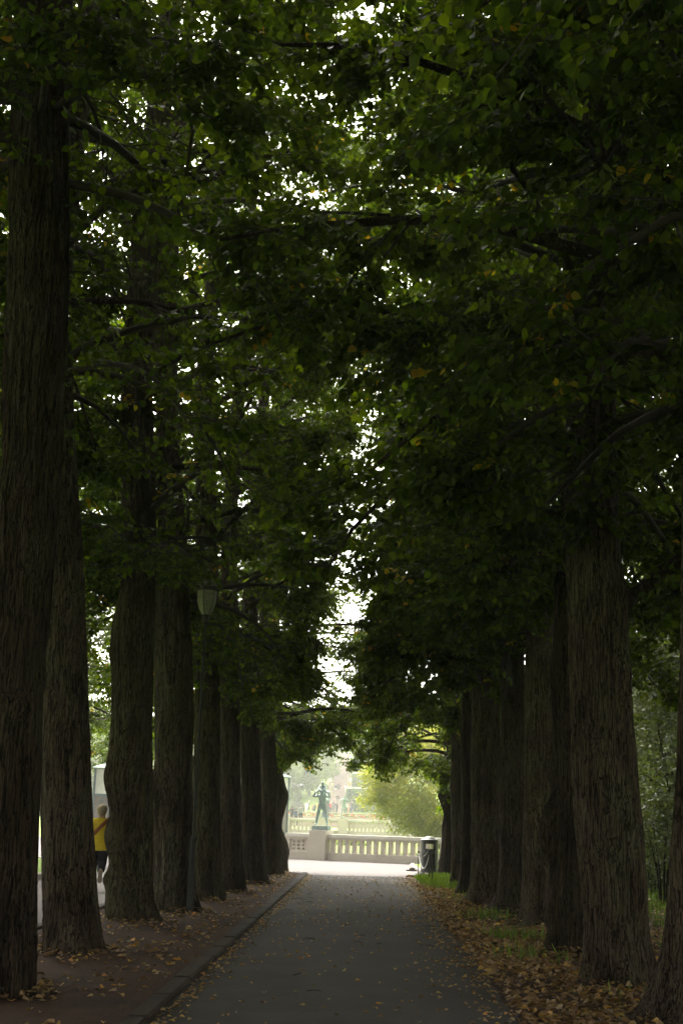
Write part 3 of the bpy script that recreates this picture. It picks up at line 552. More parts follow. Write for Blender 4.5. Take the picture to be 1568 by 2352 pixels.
# lawn corner at the bin
sheet('lawn_corner', [(2.05, 37.0), (12, 37), (12, 43.6), (8, 45.5), (1.95, 48.1), (1.85, 46), (2.0, 41)], .07, 'lawn', h=.1)
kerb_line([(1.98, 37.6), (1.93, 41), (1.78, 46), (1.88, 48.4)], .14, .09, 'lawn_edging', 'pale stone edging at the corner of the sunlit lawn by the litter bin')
xs_, zs_ = 0, 0
# lawn between the balustrades, rising to the far one
mb = MB(); mb.add([(-2.6, 54.0, 0.02), (8, 49, 0.02), (60, 49, 0.02), (60, 80, .42), (-3.6, 79.5, .42)], [(0, 1, 2, 3, 4)]); o = mb.build('lawn_slope', 'lawn'); o['kind'] = 'structure'

# ------------------------------------------------------------------ leaf litter and grass
def litter(name, X, Y, Zf, size, seed, tint, stand=.5, label=None):
    rg = np.random.RandomState(seed); n = len(X); Bp = np.stack([X, Y, Zf+.008+rg.uniform(0, .012, n)], 1)
    a = rg.uniform(0, 6.28, n); A = dirs(a, rg.normal(.05, stand*.25, n)); N = np.array([0, 0, 1.])+rg.normal(0, stand*.5, (n, 3))
    T = LT.copy(); T[:, 2] *= 2.2; v, q = leaf_quads(Bp, A, N, size*rg.uniform(.6, 1.2, n), T)
    v[:, 2] = np.maximum(v[:, 2], np.repeat(Zf, 6)+.004)
    tag(link(name, quad_mesh(name, v, q, tint=np.repeat(tint, 2)), 'litter'), label, 'leaves', kind='stuff')
rg = np.random.RandomState(55)
n = 26000; X = 1.28+np.abs(rg.normal(0, 1, n))**1.0*2.1; Y = 5.5+31.5*rg.rand(n)**1.0
dn = vnoise(np.stack([X*1.2, Y*.8, X*0], 1), 21); ok = (X < 6.5) & (rg.rand(n) < np.clip(dn*1.7-.1, .12, 1)); X, Y = X[ok], Y[ok]
zr = .015+.06*vnoise(np.stack([X*1.1, Y*.8, 0*X], 1), 8)
litter('fallen_leaves', X, Y, zr*.9, .075, 1, np.clip(rg.normal(.5, .25, len(X)), 0, .97), .7, 'thick brown and tan leaf litter covering the soil on the right')
n = 900; X = rg.uniform(-1.5, 1.5, n); Y = 7+30*rg.rand(n); X2 = np.concatenate([X, -1.54+np.abs(rg.normal(0, .09, 700)), 1.3-np.abs(rg.normal(0, .22, 900))]); Y2 = np.concatenate([Y, 7+30*rg.rand(700), 6+31*rg.rand(900)])
litter('fallen_leaves', X2, Y2, .005+.022*(1-np.abs(X2)/1.5)+0*X2, .046, 2, np.clip(rg.normal(.68, .22, len(X2)), 0, 1), .45, 'scattered yellowed leaves lying on the asphalt path')
n = 2600; X = -4.0+2.25*rg.rand(n)**.8; Y = 7+30.3*rg.rand(n); dn = vnoise(np.stack([X*1.5, Y*1.2, X*0], 1), 22); ok = rg.rand(n) < np.clip(dn*1.8-.35, .05, 1); X, Y = X[ok], Y[ok]
litter('fallen_leaves', X, Y, .052+.06*vnoise(np.stack([X*1.1, Y*.8, 0*X], 1), 3), .065, 3, np.clip(rg.normal(.55, .3, len(X)), 0, 1), .5, 'brown and yellow leaves strewn over the bare soil on the left')
# leaves gathered against the trunk feet, and twigs on the ground
rg = np.random.RandomState(66)
bx_ = []; by_ = []; bz_ = []
for (x0, y0, r0) in [(-2.91, 10.52, .34), (-3.03, 13.86, .36), (-3.16, 18.04, .42), (-2.94, 20.48, .38), (-2.76, 23.15, .32), (-2.62, 25.95, .3), (-2.52, 29.88, .36), (2.55, 12.93, .46), (2.56, 16.19, .34), (2.8, 20.42, .4), (2.59, 22.65, .4), (2.37, 24.82, .42), (2.72, 10.41, .5)]:
    n = 190; a = rg.uniform(0, 6.28, n); q = r0+np.abs(rg.normal(0, .17, n)); bx_.append(x0+q*np.cos(a)); by_.append(y0+q*np.sin(a)); bz_.append((.05 if x0 < 0 else .03)+np.clip(.07-(q-r0)*.3, 0, 1))
bx_, by_, bz_ = map(np.concatenate, (bx_, by_, bz_))
litter('fallen_leaves', bx_, by_, bz_, .06, 14, np.clip(rg.normal(.42, .25, len(bx_)), 0, .95), .9, 'brown leaves banked up against the feet of the trunks')
n = 110; tx = np.where(rg.rand(n) < .5, rg.uniform(-4, 1.3, n), rg.uniform(1.2, 4.5, n)); ty = rg.uniform(7, 30, n); ta = rg.uniform(0, 6.28, n); tl_ = rg.uniform(.06, .32, n)
zt0 = np.where(tx < -1.7, .10, np.where(tx < 1.3, .03, .06)); P3 = np.stack([np.stack([tx, ty, zt0], 1), np.stack([tx+np.cos(ta)*tl_*.5, ty+np.sin(ta)*tl_*.5, zt0+.012], 1), np.stack([tx+np.cos(ta+.4)*tl_, ty+np.sin(ta+.4)*tl_, zt0], 1)], 1)
v, q = tube_batch(P3, np.tile([[.005, .004, .002]], (n, 1)), 4); tag(link('twigs', quad_mesh('twigs', v, q), 'twig'), 'thin fallen twigs on the path and verges', 'twigs', kind='stuff')
def grass(name, X, Y, Z, h, seed, label, tint=None):
    rg = np.random.RandomState(seed); n = len(X); Bp = np.stack([X, Y, Z], 1); a = rg.uniform(0, 6.28, n)
    A = dirs(a, rg.uniform(.7, 1.5, n)); N = dirs(a+rg.uniform(-.5, .5, n), rg.uniform(-.2, .4, n))
    T = np.array([(-.5, 0, 0), (-.45, .35, .0), (-.28, .75, -.03), (0, 1.1, -.12), (.28, .75, -.03), (.5, 0, 0)]); T[:, 0] *= .11
    v, q = leaf_quads(Bp, A, N, h*rg.uniform(.5, 1.2, n), T)
    tag(link(name, quad_mesh(name, v, q, tint=np.repeat(rg.uniform(0, .85, n) if tint is None else tint, 2)), 'grass'), label, 'grass', kind='stuff')
def blob(cx, cy, sx, sy, n, rg): return rg.normal(cx, sx, n), rg.normal(cy, sy, n)
rg = np.random.RandomState(77)
px = []; py = []
for (cx, cy, sx, sy, n) in [(1.85, 34.3, .25, 1.0, 3600), (2.2, 31.5, .3, .7, 900), (2.3, 27.0, .4, .5, 120), (2.1, 21.5, .3, .4, 150), (2.15, 17.8, .3, .3, 160), (1.95, 15.2, .25, .3, 60), (3.1, 12.0, .4, .2, 60), (4.6, 16, .6, 1.2, 250)]:
    a, b = blob(cx, cy, sx, sy, n, rg); k = (a > 1.45) & (b < 36.8); px.append(a[k]); py.append(b[k])
px = np.concatenate(px); py = np.concatenate(py); grass('grass_tufts', px, py, .02+0*px, .17, 5, 'tufts of fresh green grass round the right trunks and the chain posts')
n = 9000; a = rg.uniform(2.1, 6, n); b = rg.uniform(37, 47.5, n); k = b < 48.3-(a-1.9)*.48; grass('lawn_grass', a[k], b[k], .07+0*a[k], .09, 6, 'short sunlit grass of the lawn corner behind the bin', np.full(k.sum(), .6)+rg.uniform(-.2, .25, k.sum()))
n = 7000; a = rg.uniform(4.6, 9, n); b = rg.uniform(14, 36, n); grass('lawn_grass', a, b, .0+0*a, .16, 7, 'lit grass in the gap between the two nearest right trunks')

# ------------------------------------------------------------------ balustrades
def balustrade(a, b, H, label, nb_sp=.315, z0=0.0, plinth=.3, lattice=False, joint=2.0):
    """runs from a to b; parts: plinth, coping, balusters"""
    L = math.dist(a, b); ang = math.atan2(b[1]-a[1], b[0]-a[0])
    t = empty('stone_balustrade', (a[0], a[1], z0), label, 'balustrade', rz=ang); s = H
    n = max(1, round(L/joint))
    for i in range(n):
        MB().box(L*i/n+.002, L*(i+1)/n-.002, -.16*s, .16*s, -.1, plinth*s, .012).build('plinth', 'granite', t)
        MB().box(L*i/n+.0015, L*(i+1)/n-.0015, -.17*s, .17*s, .865*s, 1.0*s, .015).build('coping', 'granite_top', t)
        MB().box(L*i/n+.002, L*(i+1)/n-.002, -.13*s, .13*s, .775*s, .865*s).build('rail', 'granite', t)
    if lattice:
        wd_ = .17*L
        MB().box(0, wd_, -.115*s, .115*s, plinth*s, .775*s).build('side_block', 'granite', t); MB().box(L-wd_, L, -.115*s, .115*s, plinth*s, .775*s).build('side_block', 'granite', t)
        g = MB(); x0, x1, z0_, z1_ = wd_+.01, L-wd_-.01, plinth*s, .775*s
        nx, nz = 7, 7; cw = (x1-x0)/nx; ch = (z1_-z0_)/nz
        for i in range(nx):
            for j in range(nz):
                hole = (i in (1, 3, 5) and j in (1, 3, 5)) 
                y0_ = -.06 if not hole else .02
                g.box(x0+i*cw, x0+(i+1)*cw, y0_*s, .08*s, z0_+j*ch, z0_+(j+1)*ch)
        g.build('lattice_panel', 'granite', t)
    else:
        k = int(L/nb_sp); off = (L-k*nb_sp)/2
        for i in range(k):
            x = off+i*nb_sp+.075*s; MB().box(x, x+.165*s, -.10*s, .10*s, plinth*s, .775*s, .008).build('baluster', 'granite', t)
    return t
def pedestal(c, w, h, label, z0=0.0, rz=0.0, mat='granite'):
    t = empty('stone_pedestal', (c[0], c[1], z0), label, 'pedestal', rz=rz)
    MB().box(-w/2, w/2, -w/2, w/2, -.1, h, .012).build('block', mat, t); return t
d = np.array([3.07+1.4, 49.62-51.72]); d /= np.linalg.norm(d); ang1 = math.atan2(d[1], d[0])
P0 = np.array([-1.40, 51.72]); nrm = np.array([-d[1], d[0]])
line = lambda s, o=0.0: tuple(P0+d*s+nrm*o)
Hb = 1.02
balustrade(line(.0, .1), line(13.0, .1), Hb, 'near granite balustrade right of the child carrier statue, lawn showing between balusters')
pw = .74
pc_ = line(-pw/2, .1)
pedestal(pc_, pw, 1.16, 'square granite pedestal under the bronze man carrying a child', rz=ang1)
balustrade(line(-pw-1.20, .1), line(-pw, .1), Hb, 'short granite parapet with square pierced holes left of the statue pedestal', lattice=True)
# ------------------------------------------------------------------ lantern pylons
def pylon(c, w, H, zb, rz, label, ped=.9):
    t = empty('lantern_pylon', (c[0], c[1], zb), label, 'lantern pylon', rz=rz)
    MB().box(-w*.58, w*.58, -w*.58, w*.58, -.15, ped, .015).build('base', 'granite', t)
    hb = ped+(H-ped)*.60; ht = H-.1*w*2.2
    b = MB(); e = .11*w
    for sx in (-1, 1):
        for sy in (-1, 1):
            b.box(sx*w/2-(e if sx > 0 else 0), sx*w/2+(0 if sx > 0 else e), sy*w/2-(e if sy > 0 else 0), sy*w/2+(0 if sy > 0 else e), ped, ht)
    b.box(-w/2-.01, w/2+.01, -w/2-.01, w/2+.01, hb-.10*w, hb+.03); b.box(-w/2-.01, w/2+.01, -w/2-.01, w/2+.01, ped, ped+.12)
    b.box(-.025*w, .035*w, -w/2+.01, w/2-.01, ped+.12, hb-.1*w)
    b.build('frame', 'slate', t)
    MB().box(-w/2+.04, w/2-.04, -w/2+.04, w/2-.04, ped+.12, hb-.1*w).build('lower_panel', 'panel', t)
    MB().box(-w/2+.025, w/2-.025, -w/2+.025, w/2-.025, hb+.03, ht-.002).build('lantern_glass', 'milk', t)
    q = w/2*1.414; MB().lathe([(q*1.16, ht), (q*1.2, ht+.05*w), (q*1.12, ht+.08*w), (q*.35, ht+.24*w), (.01, ht+.27*w)], 4, ph=PI/4).build('hood', 'copper', t)
    return t
x_, z_ = W(238, 1762, 51.6); pylon((x_+.1, 51.6), .78, z_+.1, 0, .05, 'tall lantern pylon with a green copper hood behind the person in yellow', .5)
x_, z_ = W(648, 1778, 53.6); pylon((x_-.1, 53.7), .62, z_, 0, ang1, 'blue grey lantern pylon half hidden by the farthest left linden', .9)
# ------------------------------------------------------------------ far balustrade row
YB = 80.0
def fx(x, y=1890, Y=YB): return W(x, y, Y)[0]
zc = W(700, 1879, YB)[1]; zb = W(700, 1916, YB)[1]; HB = zc-zb
balustrade((fx(560), YB), (fx(738), YB), HB, 'far pale balustrade left of the child carrier statue', .245, zb)
balustrade((fx(756), YB), (fx(777), YB), HB, 'short plain far parapet between two statue pedestals', .8, zb, joint=1)
balustrade((fx(797), YB-.1), (fx(1100), YB-1.6), HB, 'far pale balustrade running behind the willow, red flowers showing through', .245, zb)
balustrade((fx(180), YB-2), (fx(555), YB-.1), HB, 'far pale balustrade seen through the slit between left trunks', .245, zb)
pedestal((fx(741.5), YB-.1), .74, W(741, 1878, YB)[1]-zb, 'far pedestal that carries a lantern pylon and a leaning statue', zb)
pedestal((fx(787), YB-.15), .60, W(787, 1878.5, YB)[1]-zb, 'far pedestal under the statue seen from behind', zb)
x_, z_ = W(748, 1815, YB+.2); zp = W(748, 1878, YB)[1]
pylon((x_, YB+.9), .46, z_-zb, zb, 0, 'far lantern pylon just right of the child carrier statue', zp-zb)

# ------------------------------------------------------------------ figures (one continuous skinned body each)
def figure_mesh(name, J, E, root=0, sub=2, zones=None):
    me = bpy.data.meshes.new(name); me.from_pydata([j[:3] for j in J], E, []); o = bpy.data.objects.new(name, me); COL.objects.link(o)
    sk = o.modifiers.new('skin', 'SKIN'); sk.use_smooth_shade = True
    for i, j in enumerate(J):
        sv = me.skin_vertices[0].data[i]; sv.radius = (j[3], j[4] if len(j) > 4 else j[3]); sv.use_root = (i == root)
    if sub: s = o.modifiers.new('sub', 'SUBSURF'); s.levels = sub; s.render_levels = sub
    dg = bpy.context.evaluated_depsgraph_get(); dg.update(); m2 = bpy.data.meshes.new_from_object(o.evaluated_get(dg)); m2.name = name
    bpy.data.objects.remove(o); bpy.data.meshes.remove(me); m2.materials.clear()
    if zones:
        for p in m2.polygons: p.material_index = zones(p.center)
    m2.polygons.foreach_set('use_smooth', np.ones(len(m2.polygons), bool)); return m2
def human(arms='down', stride=.0, lean=0.0, legs=.1, w=1.0):
    """standing figure 1.75 m tall facing -Y; returns joints and edges"""
    J = [(0, 0, .96, .15*w, .105*w), (0, .0, 1.12, .135*w, .10*w), (0, lean*.5, 1.30, .17*w, .11*w), (0, lean, 1.43, .13*w, .09*w), (0, lean*1.1, 1.51, .055), (0, lean*1.15-.02, 1.60, .078, .088), (0, lean*1.2-.01, 1.675, .068, .08), (0, lean*1.2, 1.735, .036, .042)]
    E = [(0, 1), (1, 2), (2, 3), (3, 4), (4, 5), (5, 6), (6, 7)]
    for s in (-1, 1):
        k = len(J); st = stride*s
        J += [(s*.09*w, 0, .87, .095*w), (s*(.5*legs+.05), st*.55-.02, .50, .062*w), (s*(legs), st+.02, .10, .042), (s*(legs+.01), st-.10, .035, .038, .028)]
        E += [(0, k), (k, k+1), (k+1, k+2), (k+2, k+3)]
        k = len(J); ly = lean
        A = {'down': [(s*.185*w, ly, 1.41, .06), (s*.235*w, ly+.02, 1.14, .046), (s*.24*w, ly-.05, .90, .032), (s*.235*w, ly-.08, .80, .034, .022)],
             'hips': [(s*.185*w, ly, 1.41, .06), (s*.34*w, ly+.10, 1.18, .046), (s*.22*w, ly+.02, 1.01, .034), (s*.15*w, ly-.02, .97, .034, .025)],
             'front': [(s*.185*w, ly, 1.41, .06), (s*.23*w, ly-.02, 1.16, .046), (s*.14*w, ly-.24, 1.12, .034), (s*.05*w, ly-.27, 1.14, .036, .028)],
             'lift': [(s*.185*w, ly, 1.42, .062), (s*.31*w, ly-.14, 1.38, .055), (s*.24*w, ly-.16, 1.60, .040), (s*.17*w, ly-.13, 1.63, .042, .032)],
             'reach': [(s*.185*w, ly, 1.41, .06), (s*.3*w, ly-.15, 1.35, .046), (s*.32*w, ly-.36, 1.42, .034), (s*.32*w, ly-.42, 1.45, .034, .026)]}[arms]
        J += A; E += [(3, k), (k, k+1), (k+1, k+2), (k+2, k+3)]
    return J, E
# man with a child on his shoulders
J, E = human('lift', legs=.21)
J = [list(j) for j in J]; J[5][0] = 0
k0 = len(J)
Jc = [(0, .09, 1.66, .09, .075), (0, .08, 1.80, .082, .07), (0, .05, 1.92, .05), (0, .03, 1.98, .034), (0, .0, 2.07, .072, .08), (0, .0, 2.13, .066, .075)]
Ec = [(3, k0), (k0, k0+1), (k0+1, k0+2), (k0+2, k0+3), (k0+3, k0+4), (k0+4, k0+5)]
J += Jc; E += Ec
for s in (-1, 1):
    k = len(J); J += [(s*.10, .0, 1.66, .055), (s*.155, -.14, 1.70, .05), (s*.14, -.19, 1.50, .034), (s*.14, -.23, 1.45, .03, .024)]; E += [(k0, k), (k, k+1), (k+1, k+2), (k+2, k+3)]
    k = len(J); J += [(s*.085, .03, 1.90, .036), (s*.145, -.04, 1.80, .030), (s*.10, -.13, 1.76, .024), (s*.05, -.14, 1.755, .024, .02)]; E += [(k0+2, k), (k, k+1), (k+1, k+2), (k+2, k+3)]
for s in (-1, 1):   # noses, ears and chins come from small bumps on both heads
    k = len(J); J += [(s*.095, -.01, 1.62, .014)]; E += [(5, k)]
k = len(J); J += [(0, -.115, 1.615, .016), (0, -.10, 1.545, .03, .025), (0, -.085, 2.06, .014)]; E += [(5, k), (5, k+1), (k0+4, k+2)]
me = figure_mesh('statue', J, E)
hs_ = (W(731, 1795, 51.7)[1]-W(731, 1901, 51.7)[1])/2.2
t = empty('bronze_statue', (pc_[0], pc_[1], 1.16), 'green bronze standing nude man carrying a small child on his shoulders', 'statue', rz=ang1+.25)
MB().box(-.33, .33, -.31, .31, .002, .175, .008).build('plinth', 'bronze', t)
o = link('figures', me, 'bronze', t, (0, 0, .175)); o.scale = (hs_*1.32, hs_*1.25, hs_)
# statue seen from behind, and the leaning one by the pylon
me = figure_mesh('statue', *human('hips', legs=.16, w=1.08)); zt = W(787, 1878.5, YB)[1]
hh = (W(787, 1827, YB)[1]-W(787, 1876, YB)[1])/1.76
t = empty('bronze_statue', (fx(789), YB-.15, zt), 'pale green bronze figure seen from behind with hands on hips', 'statue', rz=PI+.1)
MB().box(-.26, .26, -.22, .22, .002, .07).build('plinth', 'bronze', t); o = link('figure', me, 'bronze', t, (0, 0, .07)); o.scale = (hh,)*3
J, E = human('reach', legs=.15, lean=-.18, stride=.22); me = figure_mesh('statue', J, E)
t = empty('bronze_statue', (fx(743.5), YB-.2, zp), 'bronze figure leaning beside the far lantern pylon', 'statue', rz=PI/2)
MB().box(-.28, .28, -.2, .3, .002, .06).build('plinth', 'bronze', t); o = link('figure', me, 'bronze', t, (0, 0, .06)); o.scale = (hh,)*3
J, E = human('down', legs=.13, stride=.2, lean=.1); me = figure_mesh('statue', J, E)
x_, z_ = W(655.5, 1872, YB)
pedestal((x_, YB-.1), .6, z_-zb, 'far pedestal beside the half hidden lantern pylon', zb)
t = empty('bronze_statue', (x_, YB-.1, z_), 'striding bronze figure partly behind the half hidden lantern pylon', 'statue', rz=1.2)
MB().box(-.26, .26, -.22, .22, .002, .06).build('plinth', 'bronze', t); o = link('figure', me, 'bronze', t, (0, 0, .06)); o.scale = (hh*1.3,)*3

# ------------------------------------------------------------------ person in yellow
rzp = .1
px_, py_ = G(222, 2046)
t = empty('person', (px_, py_, .004), 'person walking away in a yellow sweater with brown shoulder strap and dark trousers', 'person', rz=PI+rzp)
# local frame faces -Y, so rotated by PI it walks away; right leg (picture right) is lifted back
J = [(0, 0, .96, .15, .11), (0, .0, 1.10, .135, .10), (0, .0, 1.28, .15, .10), (0, .01, 1.39, .10, .075), (0, .0, 1.49, .054), (0, -.03, 1.575, .076, .09), (0, -.02, 1.665, .070, .084), (0, -.01, 1.725, .034, .04)]
E = [(0, 1), (1, 2), (2, 3), (3, 4), (4, 5), (5, 6), (6, 7)]
k = len(J); J += [(-.095, 0, .87, .10), (-.07, .02, .50, .070), (-.09, .34, .38, .048), (-.09, .39, .28, .040, .034)]; E += [(0, k), (k, k+1), (k+1, k+2), (k+2, k+3)]
k = len(J); J += [(.09, 0, .87, .10), (.12, -.16, .50, .068), (.13, -.20, .10, .046), (.13, -.34, .04, .040, .032)]; E += [(0, k), (k, k+1), (k+1, k+2), (k+2, k+3)]
for s in (-1, 1):
    k = len(J); J += [(s*.18, .01, 1.36, .05), (s*.265, .03, 1.12, .046), (s*.20, -.20, 1.02, .034), (s*.17, -.27, 1.02, .026, .036)]; E += [(3, k), (k, k+1), (k+1, k+2), (k+2, k+3)]
    for q, dz in enumerate((.028, .010, -.010, -.028)):
        m_ = len(J); J += [(s*(.15-.004*q), -.315, 1.02+dz, .0095), (s*(.135-.004*q), -.345-.004*(q in (1, 2)), 1.012+dz, .0085), (s*.118, -.355, 1.0+dz, .0075)]; E += [(k+3, m_), (m_, m_+1), (m_+1, m_+2)]
    m_ = len(J); J += [(s*.145, -.285, 1.055, .011), (s*.13, -.315, 1.065, .009)]; E += [(k+3, m_), (m_, m_+1)]
k = len(J); J += [(0, -.118, 1.575, .013), (-.083, -.02, 1.575, .012), (.083, -.02, 1.575, .012)]; E += [(5, k), (5, k+1), (5, k+2)]
me = figure_mesh('body', J, E, sub=2, zones=lambda c: 0)
body = link('body', me, ['skin'], t); body.scale = (.98,)*3
def shell(J, E, grow, sub, name, mat, cut=None, root=0):
    m_ = figure_mesh(name, [(j[0], j[1], j[2], j[3]+grow, (j[4] if len(j) > 4 else j[3])+grow) for j in J], E, root, sub)
    if cut:
        import bmesh; bm = bmesh.new(); bm.from_mesh(m_); bmesh.ops.delete(bm, geom=[f for f in bm.faces if cut(f.calc_center_median())], context='FACES'); bm.to_mesh(m_); bm.free()
    v = np.array([x.co[:] for x in m_.vertices]); nz = vnoise(v*np.array([9, 9, 5])+5, 3)-.5; nn = np.array([x.normal[:] for x in m_.vertices]); v = v+nn*nz[:, None]*.02
    m_.vertices.foreach_set('co', v.ravel()); o = link(name, m_, mat, t); o.scale = (.98,)*3; return o
Js = [(0, 0, .82, .17, .135), (0, .0, .96, .172, .13), (0, .0, 1.12, .17, .125), (0, .0, 1.28, .185, .128), (0, .01, 1.40, .155, .10), (0, .0, 1.47, .078, .072)]
Es = [(0, 1), (1, 2), (2, 3), (3, 4), (4, 5)]
for s in (-1, 1):
    k = len(Js); Js += [(s*.20, .01, 1.375, .085), (s*.275, .03, 1.12, .075), (s*.215, -.16, 1.03, .052)]; Es += [(4, k), (k, k+1), (k+1, k+2)]
shell(Js, Es, .004, 3, 'sweater', 'yellow_wool', root=1)
Jt = [(0, 0, .98, .165, .12), (0, 0, .90, .165, .12), (-.095, 0, .80, .108), (-.07, .02, .50, .10), (-.09, .31, .40, .075), (.09, 0, .80, .118), (.12, -.15, .50, .095), (.13, -.19, .13, .066)]
shell(Jt, [(0, 1), (1, 2), (2, 3), (3, 4), (1, 5), (5, 6), (6, 7)], 0, 2, 'trousers', 'navy', root=1)
mb = MB()
mb.add([], [])
def shoe(heel, toe, up, name):
    h, to, u = Vector(heel), Vector(toe), Vector(up); ax = (to-h); L = ax.length; ax.normalize(); u = (u-ax*u.dot(ax)).normalized(); sd = ax.cross(u)
    prof = [(0, .028, .0, .07), (.04, .036, 0, .085), (.10, .036, 0, .085), (.16, .040, 0, .065), (.22, .048, .0, .05), (.265, .040, .0, .04), (.29, .02, .01, .03)]
    vs = []
    for (s, w, a, b) in prof:
        p = h+ax*s*L/.29
        for (cx, cz) in ((-1, 0), (-1, .4), (-.75, .85), (0, 1), (.75, .85), (1, .4), (1, 0), (0, 0)):
            vs.append(p+sd*cx*w+u*(a+(b-a)*cz))
    n = 8; fs = [(j*n+i, j*n+(i+1) % n, (j+1)*n+(i+1) % n, (j+1)*n+i) for j in range(len(prof)-1) for i in range(n)]+[tuple(range(n-1, -1, -1)), tuple((len(prof)-1)*n+i for i in range(n))]
    m_ = MB(); m_.add(vs, fs); o = m_.build('shoe', ['shoe'], t, smooth=True)
    ms = MB(); vs2 = []
    for (s, w, a, b) in prof:
        p = h+ax*s*L/.29; vs2 += [p-sd*w*1.06-u*.018, p+sd*w*1.06-u*.018, p+sd*w*1.06+u*.004, p-sd*w*1.06+u*.004]
    fs2 = [(j*4+i, j*4+(i+1) % 4, (j+1)*4+(i+1) % 4, (j+1)*4+i) for j in range(len(prof)-1) for i in range(4)]+[(3, 2, 1, 0), tuple(len(vs2)-4+i for i in range(4))]
    ms.add(vs2, fs2); ms.build('sole', 'sole', o)
shoe((-.09, .42, .43), (-.09, .37, .17), (0, -1, .1), 'shoe'); shoe((.13, -.14, .02), (.13, -.43, .02), (0, 0, 1), 'shoe')
mh = MB(); nh = 28; vs = []; prof_h = [(0, -.115), (.05, -.112), (.080, -.095), (.098, -.05), (.108, .0), (.105, .04), (.080, .08), (.055, .105), (.025, .118), (.001, .121)]
for r_, z_ in prof_h:
    for i in range(nh): a_ = 2*PI*i/nh; vs.append((r_*math.cos(a_), r_*1.1*math.sin(a_)+.012, 1.63+z_))
fs = [(j*nh+i, j*nh+(i+1) % nh, (j+1)*nh+(i+1) % nh, (j+1)*nh+i) for j in range(len(prof_h)-1) for i in range(nh)]
fs = [f for f in fs if not (sum(vs[k_][1] for k_ in f)/4 < -.035 and sum(vs[k_][2] for k_ in f)/4 < 1.675)]
va = np.array(vs); nz = vnoise(va*np.array([30, 30, 12]), 3)-.5; cc_ = np.array([0, .012, 1.63]); va = cc_+(va-cc_)*(1+nz[:, None]*.16)
mh.add(va.tolist(), fs); hr = mh.build('hair', 'hair_blond', t, smooth=True); hr.scale = (.98,)*3
v = []; n = 40; sp = MB(); vs = []; fs = []
for i in range(n):      # strap lies around the torso from the right shoulder to the left hip
    a = 2*PI*i/n; cx = .205*math.cos(a); cy = .145*math.sin(a)+.005; cz = 1.215-cx*-.0 + (-.95*cx)*1.0
    up = Vector((.60, 0, .8)) ; rad = Vector((math.cos(a)*1.0, math.sin(a), 0)).normalized()
    c = Vector((cx*.88, cy, cz+.04)); w_ = Vector((.023, 0, .028)); vs += [c-w_, c+w_, c+w_+rad*.007, c-w_+rad*.007]
for i in range(n):
    for j in range(4): fs.append((i*4+j, i*4+(j+1) % 4, ((i+1) % n)*4+(j+1) % 4, ((i+1) % n)*4+j))
sp.add(vs, fs); o = sp.build('shoulder_strap', 'strap', t, smooth=True)

# ------------------------------------------------------------------ the crowd
PAL = {'black': (.03, .03, .04), 'navy': (.05, .06, .12), 'red': (.55, .06, .04), 'white': (.65, .64, .62), 'orange': (.65, .33, .05), 'tan': (.42, .30, .2), 'salmon': (.6, .3, .22), 'grey': (.2, .2, .22), 'jeans': (.12, .16, .26), 'maroon': (.35, .05, .08), 'purple': (.14, .11, .16), 'cream': (.55, .5, .42)}
for k_, c_ in PAL.items(): M['c_'+k_] = cloth('cloth_'+k_, c_, 60, .1)
def zone(c): return 3 if (c.z > 1.62 or (c.z > 1.50 and c.y > .0)) else (0 if c.z > 1.46 else (1 if c.z > .92 and abs(c.x) < .5 and not (c.z < 1.0 and abs(c.x) > .2) else (2 if c.z > .07 and not (abs(c.x) > .19 and c.z > .7) else 4 if c.z < .1 else 0)))
poses = []
for (arms, st, w) in (('down', .16, 1.08), ('front', .04, 1.12), ('hips', .05, 1.05), ('down', .0, 1.22)):
    J, E = human(arms, stride=st, w=w, legs=.11); poses.append(figure_mesh('body', J, E, 0, 1, zone))
for p_ in poses:
    for _ in range(5): p_.materials.append(M['skin'])
def person(x, ytop, ybot, pose, top, leg, hair, label, rz=0.0, Y=None, group='visitors beyond the bridge', hgt=1.72):
    if Y is None: Y = hgt*F/(ybot-ytop)*1.0
    X, z1 = W(x, ytop, Y); X2, z0 = W(x, ybot, Y)
    o = bpy.data.objects.new('person', poses[pose]); COL.objects.link(o); tag(o, label, 'person', group)
    o.location = (X2, Y, z0); s = (z1-z0)/1.76; o.scale = (s, s, s); o.rotation_euler.z = rz
    for i, m_ in enumerate(('skin', 'c_'+top, 'c_'+leg, hair, 'c_black')):
        o.material_slots[i].link = 'OBJECT'; o.material_slots[i].material = M[m_]
    return o
TY = 175.0
CR = [(757, 1842, 'red', 'black', 1, 'person in a red top at the left end of the crowd by the far stairs'), (762, 1843, 'grey', 'grey', 0, 'grey clad person right beside the red top in the crowd'),
      (765, 1838, 'navy', 'navy', 2, 'taller person in navy at the back of the crowd by the stairs'), (768, 1844, 'tan', 'tan', 1, 'person in tan in the middle of the crowd'),
      (773, 1843, 'black', 'black', 3, 'person in black left of the statue seen from behind'), (759, 1846, 'maroon', 'jeans', 0, 'short person in maroon in the crowd behind the red top'),
      (795, 1842, 'white', 'black', 1, 'person in a white top with dark trousers right of the statue seen from behind'), (799, 1841, 'salmon', 'salmon', 3, 'person in a long salmon coat in the crowd'),
      (804, 1844, 'navy', 'navy', 0, 'person in navy near the right end of the crowd'), (807.5, 1840, 'black', 'navy', 2, 'tall person in a dark jacket at the right end of the crowd by the hedge'),
      (792, 1846, 'black', 'black', 3, 'small dark clad person close behind the statue seen from behind'), (810, 1855, 'white', 'salmon', 1, 'child in white at the far right end of the crowd'),
      (770, 1840, 'purple', 'grey', 2, 'person in purple at the back of the crowd'), (753, 1844, 'cream', 'grey', 0, 'pale clad person against the far lantern pylon')]
